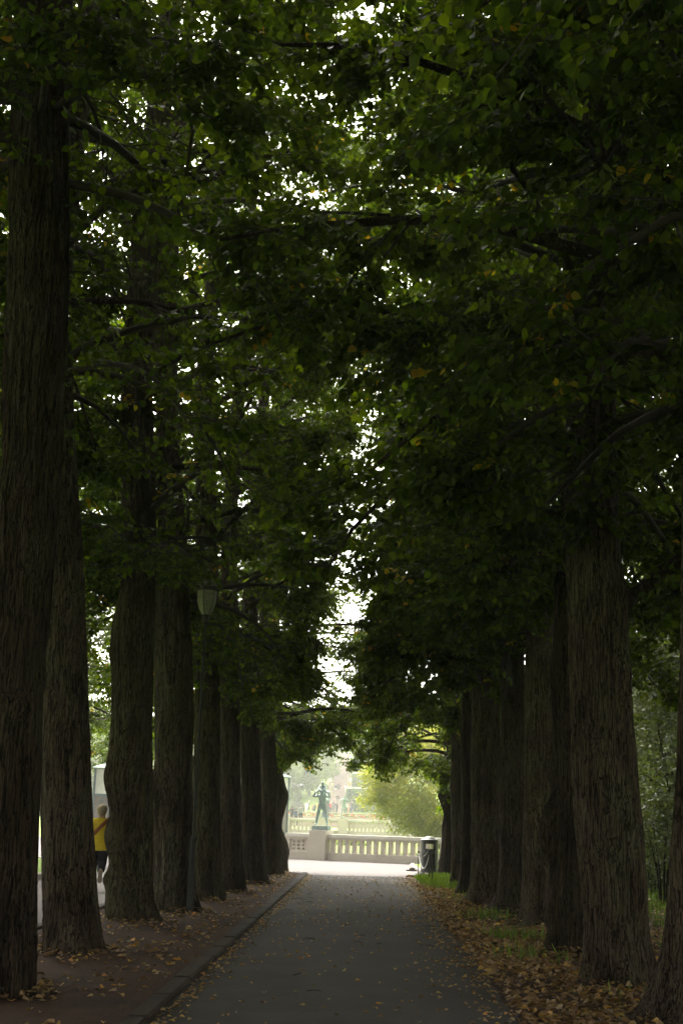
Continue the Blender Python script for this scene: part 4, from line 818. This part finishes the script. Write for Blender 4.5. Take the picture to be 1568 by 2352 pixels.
for i, (x, yt, a, b, p_, l) in enumerate(CR):
    person(x, yt, 1869 if x > 790 else 1868, p_, a, b, 'hair_dark' if i % 3 else 'hair_blond', l, rz=(i*2.1) % 6.2, Y=TY-4+(i % 4)*.9)
CL = [(703, 1841, 'white', 'white', 3, 'person in a white hooded robe left of the child carrier statue'), (708.5, 1838, 'purple', 'black', 0, 'person with a white head scarf and purple coat in the left crowd'),
      (697, 1845, 'black', 'black', 2, 'person in black beside the white hooded robe'), (729, 1842, 'orange', 'orange', 1, 'person in an orange jacket just left of the child carrier statue'),
      (723, 1846, 'black', 'black', 3, 'dark clad person next to the orange jacket'), (717, 1846, 'tan', 'grey', 1, 'person in tan in the left crowd'), (720, 1849, 'purple', 'black', 0, 'short person in purple in the left crowd')]
for i, (x, yt, a, b, p_, l) in enumerate(CL): person(x, yt, 1868, p_, a, b, 'c_white' if i < 2 else 'hair_dark', l, rz=(i*1.7) % 6.2, Y=TY-4+(i % 3))
for i, (x, yt, a, p_, l) in enumerate([(690, 1848, 'grey', 3, 'broad grey haired person in dark coat before the tree sculpture'), (679, 1855, 'navy', 0, 'small person in navy beside the broad dark coat'),
      (670, 1850, 'black', 2, 'person in black left of the tree sculpture group'), (663, 1858, 'salmon', 1, 'small person in salmon at the left end of the left crowd')]):
    person(x, yt, yt+41, p_, a, 'black', 'c_grey' if i == 0 else 'hair_dark', l, rz=PI, Y=112.+i)
for (x, yt, yb, a, b, p_, Y, l) in [(781, 1767, 1787, 'navy', 'navy', 0, 240, 'lone person in navy walking on the upper flight of stairs'), (771, 1799, 1822, 'navy', 'white', 0, 207, 'person in a navy top and white trousers on the stairs'),
      (775, 1797, 1820, 'black', 'black', 1, 209, 'person in black behind the white trousers on the stairs'), (779, 1799, 1821, 'purple', 'grey', 2, 207.5, 'person in purple to the right on the stairs'),
      (793, 1801, 1824, 'white', 'cream', 1, 206, 'person in white beside the right stair post'), (775, 1823, 1849, 'black', 'grey', 2, 180, 'person in an open dark jacket coming down the lower flight')]:
    person(x, yt, yb, p_, a, b, 'hair_dark', l, Y=Y, group='visitors on the far stairs')
person(214, 1850, 1882, 1, 'white', 'grey', 'hair_dark', 'person in a white shirt in the slit right of the second left trunk', Y=140)
person(352, 1850, 1956, 2, 'black', 'tan', 'c_maroon', 'person in dark jacket and maroon cap between the third and fourth left trunks', rz=2.6, Y=53.4, hgt=1.8)
person(94, 1845, 1875, 1, 'red', 'black', 'hair_dark', 'person in red far off between the two nearest left trunks', Y=150)

# ------------------------------------------------------------------ terrace, stairs, hedges, tree sculpture
def pxbox(name, x0, x1, yt, Y, depth, zb_, mat, parent, b=0.0):
    a = W(x0, yt, Y)[0]; c = W(x1, yt, Y)[0]; zt_ = W((x0+x1)/2, yt, Y)[1]
    return MB().box(a, c, Y, Y+depth, zb_, zt_, b).build(name, mat, parent)
t = empty('terrace_wall', (0, 0, 0), 'low pink granite wall in front of the crowd', 'wall')
pxbox('wall', 640, 915, 1868, 168, 1.0, .5, 'pink', t); pxbox('coping', 640, 915, 1866.5, 167.8, 1.4, W(780, 1868, 168)[1]+.003, 'granite', t)
t = empty('terrace_wall', (0, 0, 0), 'second low pink wall under the red flowers', 'wall'); pxbox('wall', 640, 912, 1876, 130, .8, .5, 'pink', t)
rg = np.random.RandomState(9); n = 420; xx = rg.uniform(W(690, 1876, 130)[0], W(900, 1876, 130)[0], n); z_ = W(780, 1876, 130)[1]
Bp = np.stack([xx, 130+rg.uniform(0, .8, n), z_+rg.uniform(0, .22, n)], 1)
v, q = leaf_quads(Bp, rg.normal(0, 1, (n, 3)), rg.normal(0, 1, (n, 3)), np.full(n, .16)); o = link('flower_bed', quad_mesh('flower_bed', v, q, mi=np.repeat((rg.rand(n) < .6)*1, 2), tint=np.full(len(q), .5)), ['red', 'ivy']); tag(o, 'row of red flowers along the low pink wall', 'flowers', kind='stuff')
st = MB(); 
def flight(t, Ya, za, Yb, zb_, x0a, x1a, x0b, x1b, n, name):
    m_ = MB()
    for i in range(n):
        u = i/n; Y = Ya+(Yb-Ya)*u; z = za+(zb_-za)*(i+1)/n; xa = x0a+(x0b-x0a)*u; xb = x1a+(x1b-x1a)*u
        m_.box(xa, xb, Y, Yb+(2 if i == n-1 else .0), z-(zb_-za)/n-(.6 if i == 0 else 0)+.001, z)
    m_.build(name, 'fibre', t)
t = empty('stairs', (0, 176, 0), 'wide pinkish stone stairs climbing the slope behind the crowd', 'stairs'); t.location = (0, 0, 0)
flight(t, 177, W(775, 1868, 177)[1], 186, W(775, 1825, 186)[1], W(755, 1850, 180)[0], W(795, 1850, 180)[0], W(758, 1830, 186)[0], W(795, 1830, 186)[0], 20, 'lower_flight')
flight(t, 204, W(775, 1823, 204)[1], 262, W(786, 1730, 262)[1], W(762, 1823, 204)[0], W(798, 1823, 204)[0], W(772, 1740, 262)[0], W(802, 1740, 262)[0], 44, 'upper_flight')
zl = W(775, 1825, 186)[1]; MB().box(W(750, 1825, 186)[0], W(800, 1825, 186)[0], 188, 204, zl-.3, zl-.01).build('landing', 'fibre', t)
def lpost(x0, x1, yt, yg, Y, zb_, label):
    t = empty('stair_post', ((W(x0, yt, Y)[0]+W(x1, yt, Y)[0])/2, Y, zb_), label, 'lamp post', 'stone posts with cube lamps')
    w = (W(x1, yt, Y)[0]-W(x0, yt, Y)[0])/2; zt_ = W((x0+x1)/2, yt, Y)[1]; zg = W((x0+x1)/2, yg, Y)[1]
    MB().box(-w, w, -w, w, -1, zg-zb_-.002, .02).build('post', 'pink', t)
    MB().box(-w*.85, w*.85, -w*.85, w*.85, zg-zb_, zt_-zb_, .02).build('lamp_cube', 'milk', t)
    MB().box(-w*1.0, w*1.0, -w*1.0, w*1.0, zt_-zb_+.002, zt_-zb_+.08).build('cap', 'granite', t)
lpost(755, 762, 1788, 1795, 200, 3, 'left stone post with a white cube lamp at the foot of the upper stairs'); lpost(800.5, 808, 1788, 1795, 200, 3, 'right stone post with a white cube lamp at the foot of the upper stairs')
lpost(763, 769, 1750, 1757, 235, 6, 'upper left stone post with a white cube lamp beside the stairs'); lpost(806, 811.5, 1747, 1754, 235, 6, 'upper right stone post with a white cube lamp beside the stairs')
def hedge(x0, x1, yt, Y, zb_, depth, label, n, coping=True, seed=0, mat='ivy', size=.28):
    a = W(x0, yt, Y)[0]; c = W(x1, yt, Y)[0]; zt_ = W((x0+x1)/2, yt, Y)[1]; rg = np.random.RandomState(seed)
    t = empty('ivy_wall', (a, Y, zb_), label, 'hedge'); L = c-a; Hh = zt_-zb_
    MB().box(0, L, .25, depth, 0, Hh-.05).build('wall', 'pink', t)
    A_ = np.stack([rg.uniform(0, L, n), rg.uniform(-.1, .25, n), Hh*rg.uniform(0, 1, n)], 1); m_ = n//4
    B_ = np.stack([rg.uniform(0, L, m_), rg.uniform(0, depth, m_), Hh+rg.uniform(-.15, .15, m_)], 1); P_ = np.concatenate([A_, B_])
    bulge = vnoise(P_*np.array([.8, .8, .8]), seed+2); P_[:len(A_), 1] -= .5*bulge[:len(A_)]
    Nn = rg.normal(0, .6, (len(P_), 3))+np.array([0, -1, .3]); v, q = leaf_quads(P_, rg.normal(0, .6, (len(P_), 3))+np.array([0, 0, -1]), Nn, size*rg.uniform(.6, 1.2, len(P_)), wid=1.3)
    link('foliage', quad_mesh('foliage', v, q, tint=np.repeat(np.clip(rg.uniform(0, .5, len(P_))+bulge*.3, 0, .9), 2)), mat, t)
    if coping: MB().box(-.1, L+.1, -.05, .5, Hh+.16, Hh+.42).build('coping', 'granite_top', t)
    return t
hedge(797, 935, 1816, 183, W(860, 1868, 183)[1]-.3, 2.0, 'dark green clipped ivy wall right of the crowd', 9000, True, 31)
hedge(809, 890, 1781, 207, 4.0, 2.0, 'upper ivy wall right of the stair post', 5000, True, 32)
hedge(812, 890, 1742, 238, 7.0, 2.0, 'topmost ivy wall beside the stairs', 4000, True, 33)
# tree shaped bronze sculpture on a dark block
x_, z_ = W(682, 1840, 150)
t = empty('tree_sculpture', (x_, 150, 1.0), 'dark bronze tree sculpture on a dark block left of the child carrier statue', 'sculpture')
zg = W(682, 1842, 150)[1]-1.0; zt_ = W(682, 1805, 150)[1]-1.0
MB().box(-.78, .72, -.6, .6, 0, zg, .04).build('block', 'bronze_dark', t)
rg = np.random.RandomState(4); P_ = []; R_ = []
for i in range(16):
    a = i*2.4; r0 = .18*rg.rand()**.5; r1 = .35+.22*rg.rand()
    P_.append([(r0*math.cos(a), r0*math.sin(a), zg), (r0*1.3*math.cos(a+.3), r0*1.3*math.sin(a+.3), zg+(zt_-zg)*.35), (r1*.75*math.cos(a+.2), r1*.75*math.sin(a+.2), zg+(zt_-zg)*.7), (r1*math.cos(a), r1*math.sin(a), zt_*.97)]); R_.append([.14, .12, .11, .10])
v, q = tube_batch(np.array(P_), np.array(R_), 8); v = v+(vnoise(v*5, 3)[:, None]-.5)*.1
link('trunks', quad_mesh('trunks', v, q, smooth=np.ones(len(q), bool)), 'bronze_dark', t)
rg = np.random.RandomState(5); n = 60; cs = np.stack([rg.uniform(-.55, .55, n), rg.uniform(-.5, .5, n), zt_+rg.uniform(-.28, .02, n)], 1)
m_ = MB()
for c in cs: m_.tube([c, c+rg.normal(0, .1, 3), c+rg.normal(0, .16, 3)], [.09, .11, .05], 6)
m_.build('branch_knot', 'bronze_dark', t, smooth=True)
# granite column behind the willow
x_, z_ = W(944, 1822, 95); t = empty('granite_column', (x_, 95, .5), 'pale granite column showing through the willow', 'column')
MB().lathe([(.62, 0), (.6, .3), (.5, .4), (.48, z_-1.0), (.58, z_-.8), (.6, z_-.5)], 20).build('shaft', 'granite_top', t)

# ------------------------------------------------------------------ willow
def willow(c, label):
    rg = np.random.RandomState(61); t = empty('willow_tree', (c[0], c[1], .05), label, 'tree')
    MB().tube([(0, 0, -.2), (.1, .1, 1.5), (0, .3, 3.2), (.3, .4, 5)], [.3, .22, .18, .1], 10).build('trunk', 'bark', t, smooth=True)
    # clumps on a lumpy dome, each a spray of narrow leaves
    n = 820; u = rg.rand(n); az = rg.uniform(0, 6.28, n); el = np.arcsin(rg.uniform(-.95, 1, n))
    rad = (.82+.24*vnoise(np.stack([np.cos(az)*2.2+5, np.sin(az)*2.2+5, el*2.4], 1), 8))*rg.uniform(.72, 1.0, n)
    C = np.stack([3.9*rad*np.cos(az)*np.cos(el), 3.3*rad*np.sin(az)*np.cos(el), 3.1+3.1*rad*np.sin(el)], 1); lo_ = np.clip((2.6-C[:, 2])/2.2, 0, 1); C[:, 0] = C[:, 0]*(1-.22*lo_)+.9*lo_; C[:, 2] = np.maximum(C[:, 2], .25)
    m = 95; k = n*m
    D = C-np.array([0, 0, 2.6]); D /= np.linalg.norm(D, axis=1, keepdims=True)
    sh = norm(D*.5+rg.normal(0, .55, (n, 3))+np.array([0, 0, -.15]))
    B_ = C[:, None, :]+sh[:, None, :]*rg.uniform(-.4, .6, (n, m, 1))+rg.normal(0, .16, (n, m, 3))
    A_ = sh[:, None, :]*.8+rg.normal(0, .5, (n, m, 3)); N_ = rg.normal(0, 1, (n, m, 3))
    T = LT.copy(); T[:, 0] *= .28; T[:, 2] *= .5
    B_ = B_.reshape(-1, 3); ok = B_[:, 2] > .1
    v, q = leaf_quads(B_[ok], A_.reshape(-1, 3)[ok], N_.reshape(-1, 3)[ok], (.16*rg.uniform(.6, 1.3, k))[ok], T)
    ti = np.clip(np.repeat(rg.uniform(.1, .75, n), m)+rg.normal(0, .15, k), 0, 1)[ok]
    link('crown', quad_mesh('crown', v, q, tint=np.repeat(ti, 2)), 'willow', t); return t
wx, _ = W(1022, 1880, 60.5); willow((wx, 60.5), 'pale yellow green willow with fine narrow leaves filling the right of the arch')
t2 = None
# low green shrubs on the lawn slope
def shrub(c, r, h, n, mat, leaf, label, seed, cat='shrub', stems=0, group=None, zlow=.1):
    rg = np.random.RandomState(seed); t = empty('shrub', c, label, cat, group)
    az = rg.uniform(0, 6.28, n); el = rg.uniform(-.2, 1.55, n); rr = r*rg.uniform(.35, 1, n)**.5*(.75+.4*vnoise(np.stack([np.cos(az)*2+9, np.sin(az)*2+9, el*2], 1), seed))
    P_ = np.stack([rr*np.cos(az)*np.cos(el), rr*np.sin(az)*np.cos(el), zlow*h+(h*(1-zlow))*(rr/r)*np.sin(np.abs(el))*1.0], 1)
    v, q = leaf_quads(P_, rg.normal(0, 1, (n, 3))+np.array([0, 0, -.4]), rg.normal(0, .6, (n, 3))+np.array([0, 0, 1]), leaf*rg.uniform(.6, 1.2, n))
    link('foliage', quad_mesh('foliage', v, q, tint=np.repeat(rg.uniform(0, .9, n), 2)), mat, t)
    m_ = MB()
    for i in range(stems or 5):
        a = i*2.4; m_.tube([(.05*math.cos(a), .05*math.sin(a), -.05), (.12*r*math.cos(a), .12*r*math.sin(a), h*.3), (.35*r*math.cos(a), .35*r*math.sin(a), h*.7)], [.022, .016, .008], 6)
    m_.build('stems', 'twig', t); return t
for i, (x, yb_, r) in enumerate([(795, 1915, .75), (805, 1914, .9), (816, 1914, .7), (832, 1915, .6)]):
    Y = 70.; X, z = W(x, yb_+3, Y); shrub((X, Y, .15), r, [.62, .7, .52, .4][i]*.8, 1500, 'grass', .09, ['low bright green bush at the left end of the row before the far balustrade', 'largest low bright green bush before the far balustrade', 'third low bright green bush before the far balustrade', 'smallest low green bush at the right end of the row'][i], 70+i, group='low bushes on the lawn slope')
# thin stemmed shrub in the right gap and small saplings
gx_, gy_ = G(1522, 2078); shrub((gx_, gy_, 0), 1.0, 2.4, 2400, 'bush', .07, 'thin stemmed leafy shrub between the two nearest right trunks', 91, stems=7, zlow=.32)
for i, (x, y, r, h) in enumerate([(8.2, 26.5, 1.8, 3.0), (10.2, 22.5, 1.8, 3.4), (12, 30, 2.4, 3.5), (7.4, 33, 1.5, 2.2), (9.6, 27.5, 2.6, 7.0), (7.6, 22.0, 1.5, 5.2), (7.6, 31, 2.1, 8.5), (8.9, 35, 2.5, 9.5)]):
    shrub((x, y, 0), r, h, int(1500*h+1500), 'bush', .10, ['dense dark shrub at the back of the gap on the right', 'tall grey green shrub behind the thin stemmed one', 'broad shrub on the far side of the right lawn', 'rounded shrub behind the last right lindens', 'tall pale leaved hazel at the back of the gap on the right', 'slender tall hazel just left of the thin stemmed shrub', 'towering grey green hazel wall filling the gap on the right', 'tallest hazel farthest back in the gap on the right'][i], 95+i, group='shrubs right of the alley', zlow=.06)

# ------------------------------------------------------------------ background trees
def bg_tree(seed, H, R, n, size):
    rg = np.random.RandomState(seed); t = empty('park_tree', (0, 0, 0), '', 'tree')
    MB().tube([(0, 0, -1), (.1, 0, H*.3), (0, .2, H*.65)], [.4, .3, .12], 8).build('trunk', 'bark', t, smooth=True)
    nc = 90; az = rg.uniform(0, 6.28, nc); el = np.arcsin(rg.uniform(-.75, 1, nc)); rad = rg.uniform(.45, .95, nc)
    C = np.stack([R*rad*np.cos(az)*np.cos(el), R*rad*np.sin(az)*np.cos(el), H*.48+H*.50*rad*np.sin(el)], 1); cr = R*rg.uniform(.2, .38, nc)
    i = rg.randint(0, nc, n); dd = norm(rg.normal(0, 1, (n, 3))); P_ = C[i]+dd*(cr[i]*rg.uniform(.6, 1, n)**.5)[:, None]
    v, q = leaf_quads(P_, rg.normal(0, 1, (n, 3))+np.array([0, 0, -.5]), dd+rg.normal(0, .5, (n, 3))+np.array([0, 0, .5]), size*rg.uniform(.6, 1.2, n))
    link('crown', quad_mesh('crown', v, q, tint=np.repeat(np.clip(rg.uniform(0, .45, nc)[i]+rg.uniform(0, .4, n), 0, .9), 2)), 'far_leaf', t); return t
prot = [bg_tree(401, 15, 6.0, 15000, .34), bg_tree(402, 17, 5.2, 14000, .32)]; used = [False, False]
BT = [(-26, 196, .95), (-18, 200, .9), (-11.5, 198, .80), (-14, 214, 1.0), (-22, 216, 1.0), (-33, 205, 1.0), (-8.8, 226, .75), (-41, 190, 1.0), (-50, 200, 1.05), (-60, 190, 1.0), (-46, 165, .8), (-58, 160, .9), (-70, 170, 1.), (-36, 160, .75),
      (9, 258, 1.0), (14, 244, 1.0), (20, 236, 1.1), (28, 220, 1.1), (20, 205, .9), (34, 205, 1.0), (14, 120, .7), (20, 110, .8), (27, 100, .9), (19, 80, .75), (26, 72, .8), (-85, 175, 1.1), (-30, 230, 1.1), (-12.5, 186, .6), (-16.5, 187, .7), (-21, 188, .75), (-9.6, 192, .55), (-8.8, 205, .7), (2, 280, 1.0), (-6, 290, .95)]
sides = lambda x, y: ('left of the far stairs' if x < -5 else 'right of the far stairs') if y > 150 else 'behind the willow'
ORD = ['nearest', 'second', 'third', 'fourth', 'fifth', 'sixth', 'seventh', 'eighth', 'ninth', 'tenth', 'eleventh', 'twelfth', 'thirteenth']
def bt_label(x, y):
    sd = sides(x, y); rw = lambda yy: 'front' if yy < 190 else ('middle' if yy < 203 else 'back')
    if y < 150: r_ = sorted([a for a in BT if a[1] <= 150], key=lambda a: a[1]); return 'hazy park tree behind the willow, %s one from the balustrade' % ORD[[a[:2] for a in r_].index((x, y))]
    r_ = sorted([a for a in BT if a[1] > 150 and (a[0] < -5) == (x < -5) and rw(a[1]) == rw(y)], key=lambda a: abs(a[0])); return 'hazy park tree %s, %s in the %s row' % (sd, ORD[[a[:2] for a in r_].index((x, y))], rw(y))
for i, (x, y, s) in enumerate(BT):
    k = i % 2; place(prot[k], used[k], (x, y, float(terr(x, y))-.3), i*1.3, bt_label(x, y), 'tree', 'hazy park trees %s' % sides(x, y), s); used[k] = True

# ------------------------------------------------------------------ litter bin, chain posts, lamp, plate
bx, by = G(985, 2011); s = 1.0
t = empty('litter_bin', (bx, by, .02), 'round black litter bin with grey lid and square opening beside the lawn', 'bin', rz=0)
r = .27; m_ = MB()
m_.lathe([(r*1.06, 0), (r*1.06, .05), (r*1.0, .08), (r*.98, .40), (r*.98, .66)], 40).build('body', 'bin', t, smooth=False)
# head: a ring of wall with openings on opposite sides so the view passes through
m_ = MB(); n = 48; ri = r*.9; z0, z1, za, zb2 = .66, 1.0, .765, .915
def isopen(a): return abs(((a+PI/2+.05+PI/2) % PI)-PI/2) < .52
for i in range(n):
    a0, a1 = 2*PI*i/n, 2*PI*(i+1)/n; am = (a0+a1)/2
    segs = [(z0+.002, za), (zb2, z1)] if isopen(am) else [(z0+.002, z1)]
    for (q0, q1) in segs:
        vs = [(rr_*math.cos(a), rr_*math.sin(a), z) for z in (q0, q1) for rr_ in (ri, r) for a in (a0, a1)]
        m_.add(vs, [(0, 2, 3, 1), (4, 5, 7, 6), (2, 6, 7, 3), (0, 1, 5, 4), (0, 4, 6, 2), (1, 3, 7, 5)])
m_.build('head', 'bin', t)
for z in (.655, .70): MB().lathe([(r*1.0, z), (r*1.035, z+.004), (r*1.035, z+.02), (r*1.0, z+.024)], 40).build('band', 'bin_band', t)
for z in (.10, .155): MB().lathe([(r*1.0, z), (r*1.05, z+.006), (r*1.05, z+.024), (r*1.0, z+.03)], 40).build('band', 'bin_band', t)
MB().lathe([(r*1.04, 1.002), (r*1.05, 1.02), (r*.98, 1.045), (r*.70, 1.075)], 40).build('rim', 'bin', t, smooth=False)
MB().lathe([(r*.66, 1.07), (r*.64, 1.095), (r*.4, 1.125), (r*.15, 1.135), (.01, 1.137)], 32).build('lid', 'bin_lid', t, smooth=True)
cu = bpy.data.curves.new('AVFALL', 'FONT'); cu.body = 'AVFALL'; cu.size = .085; cu.align_x = 'CENTER'; cu.extrude = .002
to = bpy.data.objects.new('tmp', cu); COL.objects.link(to); dg = bpy.context.evaluated_depsgraph_get(); tm = bpy.data.meshes.new_from_object(to.evaluated_get(dg)); bpy.data.objects.remove(to)
vv = np.array([x.co[:] for x in tm.vertices]); a = vv[:, 0]/r-PI/2-.05; R_ = r*.985+.003+vv[:, 2]*0; nv = np.stack([R_*np.cos(a), R_*np.sin(a), vv[:, 1]+.31], 1); tm.vertices.foreach_set('co', nv.ravel()); tm.materials.clear()
M['bin_letter'] = mat_noise('bin_letters', (0.055, .057, .06), (.07, .072, .075), 3, .5, bs=0)
link('lettering', tm, 'bin_letter', t)
# chain posts
cps = [(960, 2014, .68, 'short thin black iron post with a ring, left one by the bin'), (985, 2032, .80, 'taller thin black iron post standing in the grass nearest the path'), (992, 2036, .75, 'thin black iron post right behind the taller one')]
tops = []
for (x, y, h, l) in cps:
    gx_, gy_ = G(x*1.0, y); gx_ += 0
    t = empty('chain_post', (gx_, gy_, 0), l, 'post', 'iron chain posts by the litter bin')
    MB().tube([(0, 0, -.05), (0, 0, h)], .016, 8).build('rod', 'iron', t); MB().lathe([(.01, h), (.028, h+.012), (.034, h+.035), (.02, h+.06), (.002, h+.07)], 12).build('knob', 'iron', t, smooth=True); tops.append((gx_, gy_, h))
def chain(a, b, sag, n, label):
    m_ = MB(); pts = []
    for i in range(n+1):
        u = i/n; pts.append(Vector(a)*(1-u)+Vector(b)*u-Vector((0, 0, sag*4*u*(1-u))))
    for i in range(n):
        p, q = pts[i], pts[i+1]; d_ = (q-p); L = d_.length*.72; d_.normalize(); u = d_.cross(Vector((0, 1, .1))).normalized(); w = d_.cross(u)
        if i % 2: u, w = w, u
        c = (p+q)/2; ring = [c+d_*L*math.cos(t_)+u*.016*math.sin(t_) for t_ in np.linspace(0, 2*PI, 9)]
        m_.tube(ring, .0055, 4)
    tag(m_.build('chain', 'chain', None), label, 'chain')
chain((bx-.02, by-.30, .80), (tops[0][0]+.02, tops[0][1], tops[0][2]-.06), .12, 26, 'pale chain hanging from the bin opening to the left iron post')
chain(tops[0], tops[1], .42, 40, 'slack pale chain drooping between the iron posts')
chain((bx+.27, by, .62), (2.5, 38.9, .55), .06, 18, 'chain from the bin to the farthest right linden')
sx_, sy_ = G(953, 2001); t = empty('drain_cover', (sx_, sy_, .0), 'dark flat metal tray lying on the ground left of the bin', 'tray'); MB().box(-.3, .35, -.12, .12, .0, .05, .01).build('tray', 'iron', t); MB().lathe([(.10, .05), (.09, .09), (.04, .11), (.005, .115)], 16, (-.1, 0)).build('knob', 'kerb', t, smooth=True)
# park lamp
lx, ly = -2.66, 20.2
px0, _ = W(440, 2000, ly); t = empty('park_lamp', (px0, ly, .1), 'old park lamp with grey post and frosted tapering lantern among left trunks', 'street lamp')
zt_ = W(456, 1411, ly)[1]-.1; ztop = W(456, 1310, ly)[1]-.1
MB().lathe([(.085, -.1), (.085, .0), (.05, .05), (.05, 1.05), (.056, 1.06), (.056, 1.09), (.036, 1.12)], 16).build('post_sleeve', 'post', t, smooth=False)
MB().lathe([(.024, 1.12), (.020, zt_-.18), (.045, zt_-.16), (.045, zt_-.13)], 12).build('post', 'iron', t, smooth=False)
hL = ztop-zt_
def hexl(prof, mat, name, n=6): return MB().lathe(prof, n, ph=.3).build(name, mat, t)
hexl([(.05, zt_-.128), (.07, zt_-.06), (.06, zt_-.002)], 'lamp_metal', 'gallery')
hexl([(.075, zt_), (.12, zt_+.08), (.155, zt_+.20), (.168, zt_+hL*.53)], 'lamp_glass', 'lantern_glass')
hexl([(.185, zt_+hL*.532), (.20, zt_+hL*.56), (.20, zt_+hL*.62), (.18, zt_+hL*.64), (.11, zt_+hL*.74), (.06, zt_+hL*.84), (.05, zt_+hL*.88), (.06, zt_+hL*.92), (.035, zt_+hL*.97), (.005, zt_+hL)], 'lamp_metal', 'hood')
for k in range(6):
    a = .3+k*PI/3; f_ = lambda rr_, z: (rr_*math.cos(a), rr_*math.sin(a), z)
    MB().tube([f_(.078, zt_), f_(.123, zt_+.08), f_(.158, zt_+.20), f_(.171, zt_+hL*.53)], .006, 5).build('glazing_bar', 'lamp_metal', t)
# small lettered plate on the fifth left trunk
xa, za = W(438, 1862, 22.78); xb, zb3 = W(457, 1843, 22.78)
t = empty('tree_plate', ((xa+xb)/2, 22.80, (za+zb3)/2), 'small dark plate with pale lettering fixed to the fifth left trunk', 'sign')
w_, h_ = (xb-xa)/2, (zb3-za)/2
MB().box(-w_, w_, -.006, .006, -h_, h_).build('plate', 'sign', t)
bm_ = MB()
for (a0, a1, c0, c1) in ((-w_+.006, w_-.006, h_-.010, h_-.007), (-w_+.006, w_-.006, -h_+.007, -h_+.010), (w_-.010, w_-.007, -h_+.011, h_-.011), (-w_+.007, -w_+.010, -h_+.011, h_-.011)): bm_.box(a0, a1, -.0085, -.0062, c0, c1)
bm_.build('border', 'sign_text', t)
cu = bpy.data.curves.new('txt', 'FONT'); cu.body = 'del er'; cu.size = .058; cu.align_x = 'RIGHT'; cu.extrude = .0012
to = bpy.data.objects.new('tmp', cu); COL.objects.link(to); dg = bpy.context.evaluated_depsgraph_get(); tm = bpy.data.meshes.new_from_object(to.evaluated_get(dg)); bpy.data.objects.remove(to); tm.materials.clear()
o = link('lettering', tm, 'sign_text', t, (w_-.018, -.0085, h_*.30)); o.rotation_euler = (PI/2, 0, 0)

# ------------------------------------------------------------------ haze
if HAZE_DENSITY > 0:
    hz = MB().box(-110, 110, -40, 330, -1.2, 48).build('haze', [], None)
    m = bpy.data.materials.new('haze_air'); m.use_nodes = True; nt = m.node_tree; nt.nodes.clear()
    out = nt.nodes.new('ShaderNodeOutputMaterial'); pv = nt.nodes.new('ShaderNodeVolumePrincipled'); pv.inputs['Density'].default_value = HAZE_DENSITY
    pv.inputs['Color'].default_value = (.95, .96, .97, 1); pv.inputs['Anisotropy'].default_value = 0.2
    nt.links.new(pv.outputs[0], out.inputs['Volume']); hz.data.materials.append(m); hz['kind'] = 'stuff'; hz['label'] = 'thin pale haze filling the park air'
